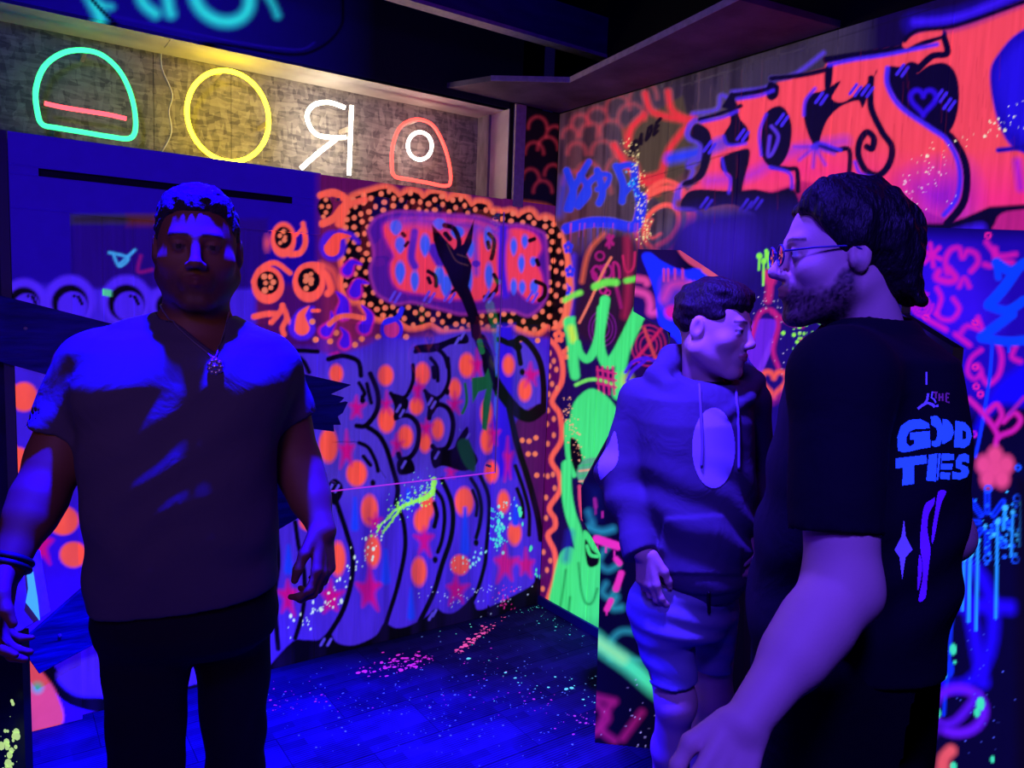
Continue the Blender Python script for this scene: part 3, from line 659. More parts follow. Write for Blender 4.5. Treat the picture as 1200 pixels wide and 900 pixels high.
def paint_corner_strip(c):
    c.fill('#100616', glow=.3)
    for x, y, r in ((622,210,10),(636,225,11),(648,205,10),(626,180,11),(642,175,12),(650,160,10),(630,150,11)):
        c.ring(x, y, r, 3, '#c03040', r * 1.2, 2.5, .6, 180, 360)
    c.line([(612,240),(640,244),(655,256)], 8, '#f06048', 4, .7)

# ------------------------------------------------------------------ the room
def zrows(z0, z1): return spaced(z0, z1, 0.0042)
TH_L = (0, 0.03, 0); TH_R = (0.03, 0, 0)
SILL, SOFF, TOP, CEIL = 1.99, 2.395, 2.42, 3.0

wall_left = tag(empty('wall_left'), 'dark violet wall of narrow upright boards covered in neon graffiti', kind='structure')
XS = [-1.181, -1.085, -0.989, -0.893, -0.797, -0.701, -0.605, -0.51, -0.413, -0.3155]
for a, b in zip(XS[:-1], XS[1:]):
    grid_panel('board', (0, 0, 0), (1, 0, 0), (0, 0, 1), spaced(a + .0012, b - .0012, .0046), zrows(0, SILL), TH_L, paint_left, M_PAINT, wall_left)
grid_panel('corner_post', (0, -.018, 0), (1, 0, 0), (0, 0, 1), spaced(-.3135, -.219, .0046), zrows(0, SILL), (0, .046, 0), paint_left, M_PAINT, wall_left)
grid_panel('board', (0, 0, 0), (1, 0, 0), (0, 0, 1), spaced(-.2165, -.001, .0046), zrows(0, SILL), TH_L, paint_left, M_PAINT, wall_left)
grid_panel('upper_strip', (0, 0, 0), (1, 0, 0), (0, 0, 1), spaced(-.2165, -.001, .006), spaced(SILL + .002, TOP, .006), TH_L, paint_corner_strip, M_PAINT, wall_left)
xp0, xp1 = on(600, 180, 1, 0)[0], on(612, 180, 1, 0)[0]
box('upright_batten', (xp0, -.022, SILL - .03), (xp1, -.001, TOP), M_EDGE, wall_left, .002)
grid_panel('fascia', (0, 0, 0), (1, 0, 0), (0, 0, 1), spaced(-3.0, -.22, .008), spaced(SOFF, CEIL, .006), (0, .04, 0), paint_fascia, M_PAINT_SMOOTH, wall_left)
box('dark_backing', (-3.2, .27, -.05), (.1, .32, CEIL), M_BLACK, wall_left)

# boarded-up door on the left: frame, recessed panel, slot
door = tag(empty('door_1'), 'deep blue panelled door with graffiti and boards nailed across it', kind='structure')
DX0, DX1 = -2.199, -1.1835
wx0, wx1 = on(82, 270, 1, 0)[0], on(316, 290, 1, 0)[0]
zr = on(82, 250, 1, 0)[2]
sl = [on(45, 198, 1, -.03), on(345, 234, 1, -.03)]
zs1, zs0 = sl[0][2] + .006, sl[0][2] - .022
Y = -.03; T3 = (0, .05, 0)
grid_panel('top_rail', (0, Y, 0), (1, 0, 0), (0, 0, 1), spaced(DX0, DX1, .006), spaced(zs1, SILL, .006), T3, paint_left, M_PAINT_SMOOTH, door)
grid_panel('top_rail', (0, Y, 0), (1, 0, 0), (0, 0, 1), spaced(DX0, sl[0][0], .006), spaced(zs0, zs1 - .0005, .006), T3, paint_left, M_PAINT_SMOOTH, door)
grid_panel('top_rail', (0, Y, 0), (1, 0, 0), (0, 0, 1), spaced(sl[1][0], DX1, .006), spaced(zs0, zs1 - .0005, .006), T3, paint_left, M_PAINT_SMOOTH, door)
grid_panel('top_rail', (0, Y, 0), (1, 0, 0), (0, 0, 1), spaced(DX0, DX1, .006), spaced(zr, zs0 - .0005, .006), T3, paint_left, M_PAINT_SMOOTH, door)
box('slot_back', (sl[0][0], -.004, zs0 - .01), (sl[1][0], .01, zs1 + .01), M_BLACK, door)
grid_panel('stile', (0, Y, 0), (1, 0, 0), (0, 0, 1), spaced(DX0, wx0, .0052), zrows(0, zr - .001), T3, paint_left, M_PAINT_SMOOTH, door)
xm = on(345, 400, 1, 0)[0]
for a, b in ((wx1, xm), (xm, DX1)):
    grid_panel('stile', (0, -.004, 0), (1, 0, 0), (0, 0, 1), spaced(a + .001, b - .001, .0046), zrows(0, zr - .001), (0, .03, 0), paint_left, M_PAINT, door)
bx = np.linspace(wx0 + .001, wx1 - .001, 8)
for a, b in zip(bx[:-1], bx[1:]):
    grid_panel('panel_board', (0, 0, 0), (1, 0, 0), (0, 0, 1), spaced(a + .0008, b - .0008, .0052), zrows(0, zr - .002), (0, .03, 0), paint_left, M_PAINT, door)
# wall beyond the door
M_LFT = plain('violet_wall_paint', '#2a1450', .7, noise=.4, scale=5)
box('end_board', (-3.2, .0, 0), (DX0 - .004, .03, SILL), M_LFT, wall_left)
box('grey_jamb', (DX0 - .03, -.036, 0), (DX0 - .003, .0, SILL), plain('grey_jamb_paint', '#5a5666', .7), door)

# planks nailed across the door
M_PLANK = plain('dark_blue_weathered_plank', '#2a2288', .62, noise=.5, scale=5, bump=.5, bscale=9, stretch=(1.2, 8, 9))
def plank(label, pts, y, th):
    root = tag(empty('nailed_plank', on(*pts[0], 1, y)), label, 'plank', 'planks nailed across the door')
    P = [on(px, py, 1, y) for px, py in pts]
    prism('plank_body', P, (0, th, 0), M_PLANK, root, .002)
    return root
def nail(root, px, py, y):
    p = on(px, py, 1, y)
    bm = bmesh.new(); bmesh.ops.create_cone(bm, cap_ends=True, segments=10, radius1=.006, radius2=.004, depth=.006, matrix=Matrix.Translation(p) @ Matrix.Rotation(math.pi / 2, 4, 'X'))
    bmo('nail_head', bm, M_EDGE, root)
p1 = plank('upper dark blue plank with splintered right end behind the man in v-neck', [(-60,330),(0,346),(180,392),(345,436),(412,451),(388,462),(404,466),(396,474),(408,471),(402,484),(396,488),(400,498),(391,498),(392,506),(345,500),(160,469),(0,424),(-60,410)], -.062, .028)
p2 = plank('lower dark blue plank slanting upward behind the man in v-neck', [(22,756),(118,672),(240,606),(372,536),(378,548),(374,560),(381,572),(376,588),(362,600),(240,672),(132,744),(46,790)], -.06, .026)
for q in ((30, 385), (330, 462)): nail(p1, *q, -.066)
for q in ((70, 745), (350, 575)): nail(p2, *q, -.064)

# acrylic sheet screwed over the mural boards
M_AC, nt, b = newmat('clear_acrylic')
tr = nd(nt, 'ShaderNodeBsdfTransparent'); gl = nd(nt, 'ShaderNodeBsdfGlossy'); gl.inputs['Roughness'].default_value = .02
fr = nd(nt, 'ShaderNodeFresnel'); fr.inputs[0].default_value = 1.49; mx = nd(nt, 'ShaderNodeMixShader')
nt.links.new(fr.outputs[0], mx.inputs[0]); nt.links.new(tr.outputs[0], mx.inputs[1]); nt.links.new(gl.outputs[0], mx.inputs[2])
nt.links.new(mx.outputs[0], nt.nodes['Material Output'].inputs[0])
ax0, ax1 = on(384, 580, 1, -.03)[0], on(580, 553, 1, -.03)[0]; az0 = on(580, 553, 1, -.03)[2]; az1 = on(570, 246, 1, -.03)[2]
ac = tag(empty('acrylic_sheet', (ax0, -.03, az0)), 'clear acrylic sheet fixed over the painted boards', 'sheet')
box('sheet', (ax0, -.032, az0), (ax1, -.027, az1), M_AC, ac)
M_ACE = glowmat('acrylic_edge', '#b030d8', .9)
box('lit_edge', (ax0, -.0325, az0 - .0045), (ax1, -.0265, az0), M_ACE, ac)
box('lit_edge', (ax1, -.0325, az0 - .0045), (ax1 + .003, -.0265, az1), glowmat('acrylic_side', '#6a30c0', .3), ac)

for sx_ in (ax0 + .03, ax1 - .03):
    for sz_ in (az0 + .03, az1 - .03): box('standoff_screw', (sx_ - .005, -.036, sz_ - .005), (sx_ + .005, -.0005, sz_ + .005), M_EDGE, ac, .001)
# niche above the door: strand-board back, soffit, side
def osbmat():
    m, nt, b = newmat('strand_board')
    tc = nd(nt, 'ShaderNodeTexCoord'); mp = nd(nt, 'ShaderNodeMapping'); mp.inputs['Scale'].default_value = (16, 16, 70)
    mp.inputs['Rotation'].default_value = (0, .35, 0)
    nt.links.new(tc.outputs['Object'], mp.inputs[0])
    v = nd(nt, 'ShaderNodeTexVoronoi'); v.inputs['Scale'].default_value = 1.4; v.inputs['Randomness'].default_value = 1
    nt.links.new(mp.outputs[0], v.inputs['Vector'])
    mp2 = nd(nt, 'ShaderNodeMapping'); mp2.inputs['Scale'].default_value = (60, 16, 24); mp2.inputs['Rotation'].default_value = (0, -.5, 0)
    nt.links.new(tc.outputs['Object'], mp2.inputs[0])
    v2 = nd(nt, 'ShaderNodeTexVoronoi'); v2.inputs['Scale'].default_value = 1.1; nt.links.new(mp2.outputs[0], v2.inputs['Vector'])
    mx = nd(nt, 'ShaderNodeMix', data_type='RGBA'); mx.inputs[0].default_value = .5
    nt.links.new(v.outputs['Color'], mx.inputs[6]); nt.links.new(v2.outputs['Color'], mx.inputs[7])
    sp = nd(nt, 'ShaderNodeSeparateColor'); nt.links.new(mx.outputs[2], sp.inputs[0])
    r = nd(nt, 'ShaderNodeValToRGB'); e = r.color_ramp.elements
    e[0].position = .15; e[0].color = (*lin('#5e5659'), 1); e[1].position = .85; e[1].color = (*lin('#9c928c'), 1)
    nt.links.new(sp.outputs[0], r.inputs[0]); nt.links.new(r.outputs[0], b.inputs['Base Color'])
    b.inputs['Roughness'].default_value = .75
    bp = nd(nt, 'ShaderNodeBump'); bp.inputs['Strength'].default_value = .3; bp.inputs['Distance'].default_value = .003
    nt.links.new(sp.outputs[0], bp.inputs['Height']); nt.links.new(bp.outputs[0], b.inputs['Normal'])
    return m
M_OSB = osbmat()
M_SOF = plain('pale_plywood_lining', '#c8beb8', .7, noise=.12, scale=9)
niche = tag(empty('trim_1'), 'plywood-lined sign niche above the door', kind='structure')
NX1 = -.288
sx = [-2.95, on(180, 120, 1, .25)[0], on(271, 150, 1, .25)[0], NX1 + .02]
for a, b_ in zip(sx[:-1], sx[1:]): box('strand_board', (a + .001, .25, SILL - .05), (b_ - .001, .268, SOFF + .02), M_OSB, niche)
for a, b_ in zip([-2.95, on(197, 50, 2, SOFF)[0], ], [on(197, 50, 2, SOFF)[0], NX1]):
    box('soffit_board', (a + .001, .001, SOFF), (b_ - .001, .17, SOFF + .015), M_SOF, niche)
box('inner_soffit', (-2.95, .17, SOFF + .0005), (NX1, .25, SOFF + .015), M_SOF, niche)
box('end_lining', (NX1, .001, SILL - .05), (NX1 + .015, .15, SOFF + .015), M_SOF, niche)
box('end_lining', (NX1 - .012, .15, SILL - .05), (NX1 + .015, .25, SOFF + .015), M_PLY, niche)
box('sill_board', (-2.95, .03, SILL - .03), (NX1, .25, SILL - .012), M_PLY, niche)
box('face_batten', (NX1 + .002, -.006, SILL), (xp0 - .001, .0, TOP), M_BLACK, wall_left)

# right wall
wall_right = tag(empty('wall_right'), 'wall of upright panels covered in large pink and violet graffiti letters', kind='structure')
YS = [-.001, -.36, -.72, -1.08, -1.44, -1.80, -2.16, -2.52]
def ycols(a, b):
    out = [a]
    while out[-1] > b + 1e-6:
        y = out[-1]; d = math.hypot(y - CAM[1], CAM[0])
        px0 = float(proj(np.array([0, y, 1.4]))[0]); px1 = float(proj(np.array([0, y - .01, 1.4]))[0])
        out.append(max(b, y - min(.01, 1.35 * .01 / max(px1 - px0, .3))))
    return np.array(out)
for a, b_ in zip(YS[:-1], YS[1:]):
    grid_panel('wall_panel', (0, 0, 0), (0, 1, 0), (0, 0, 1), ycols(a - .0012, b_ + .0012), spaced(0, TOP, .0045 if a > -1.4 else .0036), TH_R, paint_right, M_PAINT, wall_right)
box('header_beam', (0, -3.2, TOP), (.05, 0, CEIL), M_BLACK, wall_right)
box('backing', (.035, -4.2, -.05), (.06, .1, CEIL), M_BLACK, wall_right)
M_SKIRT = plain('navy_skirting', '#243078', .6)
sk = tag(box('baseboard_right', (-.014, -1.4, 0), (-.0005, -.004, .045), M_SKIRT, None, .002), 'thin blue skirting strip at the foot of the right wall', kind='structure')
cl = tag(box('ceiling', (-4.2, -4.6, CEIL), (.3, .35, CEIL + .05), M_DARK), 'dark painted ceiling', kind='structure')

# canopy of cut plywood fixed to the top of the right wall
CZ = TOP + .003
cpx = [(523,103),(575,95),(668,97),(770,48),(867,0),(930,-40)]
cp = [on(x, y, 2, CZ) for x, y in cpx]
for p in cp: p[0] = min(p[0], -.02)
pts = [np.array([p[0], min(p[1], -.004), CZ]) for p in cp]
pts[0] = np.array([-.62, -.004, CZ])
pts = pts[:5] + [np.array([-.004, -1.45, CZ]), np.array([-.004, -.004, CZ])]
can = tag(empty('plywood_canopy', pts[0]), 'angular grey plywood canopy jutting from the top of the graffiti wall', 'canopy')
prism('canopy_sheet', pts, (0, 0, .022), plain('mottled_plywood', '#5c5058', .75, noise=.5, scale=5, bump=.2), can, .001)
for p, q in zip(pts[1:4], pts[2:5]):
    d = q - p; L = np.linalg.norm(d); n = np.array([d[1], -d[0], 0]) / L
    if n[0] > 0: n = -n
    prism('edge_strip', [p + n * .001, q + n * .001, q + n * .004, p + n * .004], (0, 0, .022), M_EDGE, can)
bz = 2.6; b0 = on(482, 0, 2, bz); b1 = on(719, 72, 2, bz)
beam = tag(empty('ceiling_beam', b0), 'purple ceiling beam with a pale lower edge', 'beam')
by = (b0[1] + b1[1]) / 2
M_BEAM = plain('purple_beam_paint', '#3a2466', .7, noise=.3, scale=6, stretch=(1, 4, 4))
box('beam_body', (-2.2, by, bz + .015), (.0, by + .05, bz + .17), M_BEAM, beam)
box('lower_edge', (-2.2, by - .004, bz), (.0, by + .054, bz + .015), M_EDGE, beam)

# floor of carpet planks
floor = tag(box('floor', (-4.2, -4.6, -.05), (.3, .3, -.004), M_DARK), 'dark blue floor of ribbed carpet planks speckled with paint', kind='structure')
M_CARP, nt, b = newmat('ribbed_carpet')
tc = nd(nt, 'ShaderNodeTexCoord'); oi = nd(nt, 'ShaderNodeObjectInfo')
wv = nd(nt, 'ShaderNodeTexWave'); wv.inputs['Scale'].default_value = 28; wv.inputs['Distortion'].default_value = .6; wv.bands_direction = 'Y'
nt.links.new(tc.outputs['Object'], wv.inputs['Vector'])
ns = nd(nt, 'ShaderNodeTexNoise'); ns.inputs['Scale'].default_value = 8; nt.links.new(tc.outputs['Object'], ns.inputs['Vector'])
mm = nd(nt, 'ShaderNodeMath', operation='MULTIPLY_ADD'); mm.inputs[1].default_value = .45; nt.links.new(wv.outputs[0], mm.inputs[0]); nt.links.new(ns.outputs[0], mm.inputs[2])
rp = nd(nt, 'ShaderNodeMath', operation='MULTIPLY_ADD'); rp.inputs[1].default_value = .22; nt.links.new(oi.outputs['Random'], rp.inputs[0]); nt.links.new(mm.outputs[0], rp.inputs[2])
cr = nd(nt, 'ShaderNodeValToRGB'); cr.color_ramp.elements[0].position = .35; cr.color_ramp.elements[0].color = (*lin('#100e22'), 1)
cr.color_ramp.elements[1].position = 1.15 / 1.2; cr.color_ramp.elements[1].color = (*lin('#342f58'), 1)
nt.links.new(rp.outputs[0], cr.inputs[0])
bk = nd(nt, 'ShaderNodeTexBrick'); bk.inputs['Scale'].default_value = 1.0; bk.inputs['Brick Width'].default_value = .166; bk.inputs['Row Height'].default_value = .0415; bk.inputs['Mortar Size'].default_value = 0
bk.inputs['Color1'].default_value = (1, 1, 1, 1); bk.inputs['Color2'].default_value = (.45, .45, .5, 1); nt.links.new(tc.outputs['Object'], bk.inputs['Vector'])
mu = nd(nt, 'ShaderNodeMix', data_type='RGBA', blend_type='MULTIPLY'); mu.inputs[0].default_value = 1
nt.links.new(cr.outputs[0], mu.inputs[6]); nt.links.new(bk.outputs[0], mu.inputs[7]); nt.links.new(mu.outputs[2], b.inputs['Base Color']); b.inputs['Roughness'].default_value = .95
b.inputs['Specular IOR Level'].default_value = .1
bm = bmesh.new(); bmesh.ops.create_cube(bm, size=1.0, matrix=Matrix.Diagonal((.498, .248, .006, 1)))
cme = bpy.data.meshes.new('carpet_plank'); bm.to_mesh(cme); bm.free(); cme.materials.append(M_CARP)
for j in range(14):
    for i in range(8):
        x = -.25 - .5 * i - (.25 if j % 2 else 0) + .0; y = -.125 - .25 * j
        if x - .25 < -3.3: continue
        o = bpy.data.objects.new('carpet_plank', cme); col.objects.link(o); o.parent = floor; o.location = (x, y, -.003)
for j in range(1, 14, 2):
    o = bpy.data.objects.new('carpet_plank', cme); col.objects.link(o); o.parent = floor; o.location = (-.125, -.125 - .25 * j, -.003); o.scale = (.5, 1, 1)

def floor_splats(name, path, n, spread, colr, seed, rmin, rmax, label):
    r = random.Random(seed); P = catmull(path, 10); v, f = [], []
    for _ in range(n):
        x, y = P[r.randrange(len(P))]; x += r.gauss(0, spread); y += r.gauss(0, spread * .45)
        q = on(x, y, 2, .0015)
        if q[0] > -.02 or q[1] > -.02: continue
        rad = rmin + (rmax - rmin) * r.random() ** 3; b = len(v); k = 7; e = r.uniform(.6, 1); ph = r.uniform(0, 6)
        for t in range(k):
            a = 2 * math.pi * t / k; rr = rad * r.uniform(.75, 1.15)
            v.append((q[0] + rr * math.cos(a + ph), q[1] + rr * e * math.sin(a + ph), .0016 + .00001 * (_ % 9)))
        f.append(tuple(range(b, b + k)))
    o = mesh(name, v, f, glowmat(name + '_paint', colr, .75), floor)
    o['kind'] = 'stuff'; o['label'] = label
floor_splats('pink_splatter', [(430,790),(455,778),(470,770),(500,772),(470,785)], 110, 7, '#d82ca0', 1, .003, .012, 'pink paint splatter on the carpet')
floor_splats('coral_splatter', [(572,735),(562,745),(550,754),(540,762),(592,722)], 70, 3, '#ff5a88', 2, .003, .014, 'coral paint trail on the carpet')
floor_splats('speckle_splatter', [(330,800),(420,830),(520,800),(600,760),(680,800),(640,840),(560,830),(460,870)], 380, 60, '#5a7cb0', 3, .0016, .0052, 'pale paint specks on the carpet')
floor_splats('mint_splatter', [(520,735),(553,722),(570,770),(600,775),(590,800),(650,800),(700,820)], 40, 16, '#6cf0b8', 4, .003, .011, 'mint paint drops on the carpet')
floor_splats('magenta_splatter', [(330,815),(380,820),(640,830),(690,850),(560,780),(580,720)], 110, 20, '#c02890', 5, .002, .007, 'magenta paint drops on the carpet')
floor_splats('corner_splatter', [(600,712),(630,712),(680,745)], 90, 12, '#50d0b8', 6, .0015, .006, 'turquoise paint specks by the wall corner')
floor_splats('yellow_splatter', [(542,722),(553,717)], 8, 2, '#b8f070', 8, .004, .012, 'yellow paint drops by the wall')

# ------------------------------------------------------------------ neon tubes in the niche
def neon(name, label, strokes, y, parts=None):
    root = tag(empty(name, on(*strokes[0][0][0], 1, y)), label, 'neon sign', 'neon tubes in the niche above the door')
    for pts, colr, r, closed, st, nm in strokes:
        p = catmull(pts, 8, closed) if len(pts) > 2 else np.asarray(pts, dtype=np.float64)
        P = np.array([on(a, b, 1, y) for a, b in p])
        tube(nm, P, r, glowmat(name + '_' + nm, colr, st), root, closed, 10)
    return root
def clip(root, px, py, y):
    p = on(px, py, 1, y)
    box('clip', (p[0] - .006, y + .004, p[2] - .01), (p[0] + .006, .2505, p[2] + .01), M_EDGE, root)
NY = .13
g = neon('neon_arch', 'green neon arch outline with a red bar, leftmost in the niche', [
    ([(44,132),(42,105),(52,78),(74,62),(100,59),(122,66),(142,86),(155,116),(159,148),(152,162),(128,160),(98,155),(68,150),(50,146)], '#34f088', .0085, True, 2.8, 'green_tube'),
    ([(52,121),(75,126),(100,130),(125,134),(148,139)], '#ff4450', .0075, False, 3.5, 'red_tube')], NY)
clip(g, 100, 59, NY); clip(g, 68, 150, NY)
t = np.radians(np.arange(0, 360, 24))
yl = neon('neon_ring', 'yellow neon ring between the green arch and the white letter', [
    ([(267 + 48 * math.cos(a), 136 + 53 * math.sin(a) + 6 * math.cos(a)) for a in t], '#ffe41c', .0085, True, 16.0, 'yellow_tube')], NY)
clip(yl, 258, 84, NY); clip(yl, 314, 145, NY)
lr = neon('neon_letter', 'white neon reversed letter R', [
    ([(412,124),(411,150),(410,180),(409,205)], '#fff4d8', .0085, False, 17.0, 'upright_tube'),
    ([(404,126),(385,120),(368,123),(360,134),(363,148),(372,158),(388,161),(405,161)], '#fff4d8', .0085, False, 17.0, 'bowl_tube'),
    ([(394,163),(372,180),(353,197)], '#fff4d8', .0085, False, 17.0, 'leg_tube')], NY)
clip(lr, 411, 150, NY)
rr = neon('neon_capsule', 'small red neon arch outline with a white ring inside, rightmost in the niche', [
    ([(459,190),(461,168),(470,148),(488,140),(506,146),(518,165),(526,190),(528,212),(522,218),(500,214),(478,210),(462,206)], '#ff4038', .0075, True, 4.0, 'red_tube'),
    ([(492 + 14 * math.cos(a), 171 + 16 * math.sin(a)) for a in t], '#fff0e0', .0075, True, 14.0, 'white_tube')], NY)
clip(rr, 488, 140, NY)
cb = tag(tube('neon_cable', [on(a, b, 1, .246) for a, b in catmull([(189,58),(190,80),(202,110),(198,130),(201,155),(190,178)], 5)], .0022, plain('white_cable_plastic', '#d8d4dc', .5)), 'thin white cable hanging beside the yellow neon ring', 'cable')

# ------------------------------------------------------------------ free-standing cut-out partitions
def onplane(px, py, p0, n):
    r = ray(px, py); return CAM + r * (np.dot(np.asarray(p0) - CAM, n) / np.dot(r, n))
def partition(label, p0, e, left, right, paint, thick=.045, zstep=.0045):
    e = np.array([e[0], e[1], 0.0]); e /= np.linalg.norm(e); n = np.array([-e[1], e[0], 0.0])
    if np.dot(n, CAM - p0) < 0: n = -n
    def uz(pts):
        out = []
        for px, py in pts:
            q = onplane(px, py, p0, n); out.append((np.dot(q - p0, e), max(q[2], 0.0)))
        return sorted(out, key=lambda t: t[1])
    Lp, Rp = uz(left), uz(right)
    zt = min(Lp[-1][1], Rp[-1][1])
    zs = sorted(set([0.0, zt] + [round(z, 4) for _, z in Lp + Rp if z < zt]))
    rows = [0.0]
    for a, b_ in zip(zs[:-1], zs[1:]):
        if b_ - a > 1e-4: rows += list(spaced(a, b_, zstep)[1:])
    rows = np.array(rows)
    L = np.interp(rows, [z for _, z in Lp], [u for u, _ in Lp]); Rr = np.interp(rows, [z for _, z in Rp], [u for u, _ in Rp])
    nu = int((Rr - L).max() / .0045) + 2
    t = np.linspace(0, 1, nu)
    U = L[:, None] + (Rr - L)[:, None] * t
    P = p0 * np.array([1, 1, 0]) + U[..., None] * e + np.array([0, 0, 1.0]) * rows[:, None, None]
    root = tag(empty('cutout_partition', p0 * np.array([1, 1, 0])), label, 'partition', 'free-standing cut-out partitions')
    grid_surface('painted_face', P, -n * .006, paint, M_PAINT_SMOOTH, root)
    body = [P[i, 0] - n * .007 for i in range(0, len(rows), 6)] + [P[-1, 0] - n * .007, P[-1, -1] - n * .007] + [P[i, -1] - n * .007 for i in range(len(rows) - 1, -1, -6)] + [P[0, -1] - n * .007]
    prism('core_board', body, -n * thick, M_BLACK, root)
    for u0 in (L[0] + .08, Rr[0] - .08):
        q = p0 * np.array([1, 1, 0]) + e * u0 - n * (thick + .01)
        prism('foot_bracket', [q, q - n * .09, q + np.array([0, 0, .12])], e * .02, M_BLACK, root)
    return root
def paint_part1(c):
    c.fill('#08041c', glow=.6)
    c.shade((735, 800, 280, 420), '#1c0a40', 1, 10)
    c.line([(741,326),(755,328),(758,332)], 8, '#e04878', 2.5); c.line([(741,340),(757,345),(762,355),(762,366),(768,366)], 9, '#e04878', 3, .9)
    c.poly([(752,300),(762,296),(776,306),(800,316),(826,312),(832,318),(820,345),(800,400),(790,396),(772,378),(768,345),(760,322)], '#1a2cf4', 1.5)
    c.poly([(776,324),(800,322),(806,345),(792,365),(776,362),(772,345)], '#5a2c90', 4); c.line([(778,350),(786,335),(800,332)], 10, '#c83c88', 4, .8); c.line([(802,358),(810,335)], 12, '#d84878', 3); c.dot(787, 366, 8, '#d81c70', soft=3)
    for x in (778, 783, 791, 800, 812, 818): c.line([(x, 316), (x, 326 + (x % 5))], 3, '#c83c88' if x < 805 else '#1a2cf4', 1)
    c.poly([(795,292),(815,298),(845,322),(830,318),(812,312),(800,302)], '#d04a68', 1.5); c.line([(826,316),(845,330)], 8, '#e05a70', 1.5)
    for p, w in (([(690,600),(694,612)],8),([(690,618),(705,623),(718,620)],9),([(712,640),(705,650),(702,660),(712,668),(724,662)],7),([(710,684),(706,694),(714,700),(722,690)],7),([(722,700),(718,712),(728,712)],9),([(716,770),(716,752),(728,740),(748,742),(760,752)],8),([(716,762),(735,772),(760,774)],6)):
        c.line(p, w, '#2a9c78', 3.5, .75)
    c.line([(695,748),(712,762),(740,782),(770,808),(800,826)], 20, '#48e880', 6, .9); c.line([(700,752),(730,772)], 12, '#a0f070', 5, .6)
    for p, w in (([(699,632),(712,636),(724,640)],10),([(722,655),(726,660)],7),([(728,672),(722,690)],8),([(716,704),(711,714)],7),([(697,585),(698,594)],4)):
        c.line(p, w, '#e8307c', 1.2)
    for x, y, d in ((700,640,5),(710,642,5),(720,646,6),(711,715,5),(698,592,10),(706,600,6)): c.line([(x, y), (x, y + d)], 2, '#e8307c', .8)
    for p in ([(700,825),(712,840),(706,850),(698,858)], [(716,825),(704,852),(720,868)], [(730,865),(752,835)], [(690,815),(720,822)]): c.line(p, 9, '#a01858', 4, .75)
    c.shade((690, 705, 570, 610), '#0a1440', .6, 6)
    splash(c, [(720,800),(740,840),(760,860)], 24, 16, '#d0c0e0', 44, .4, .9)
part1 = partition('black cut-out partition with green spray streak standing behind the boy in hoodie', np.array([-.5762, -1.0855, 0]), (.742, -.671),
    [(697,871),(704,650),(682,608),(681,572),(720,500),(784,410),(786,390),(742,365),(748,292)],
    [(872,890),(872,600),(838,520),(838,430),(858,400),(858,334),(796,292.5)], paint_part1)
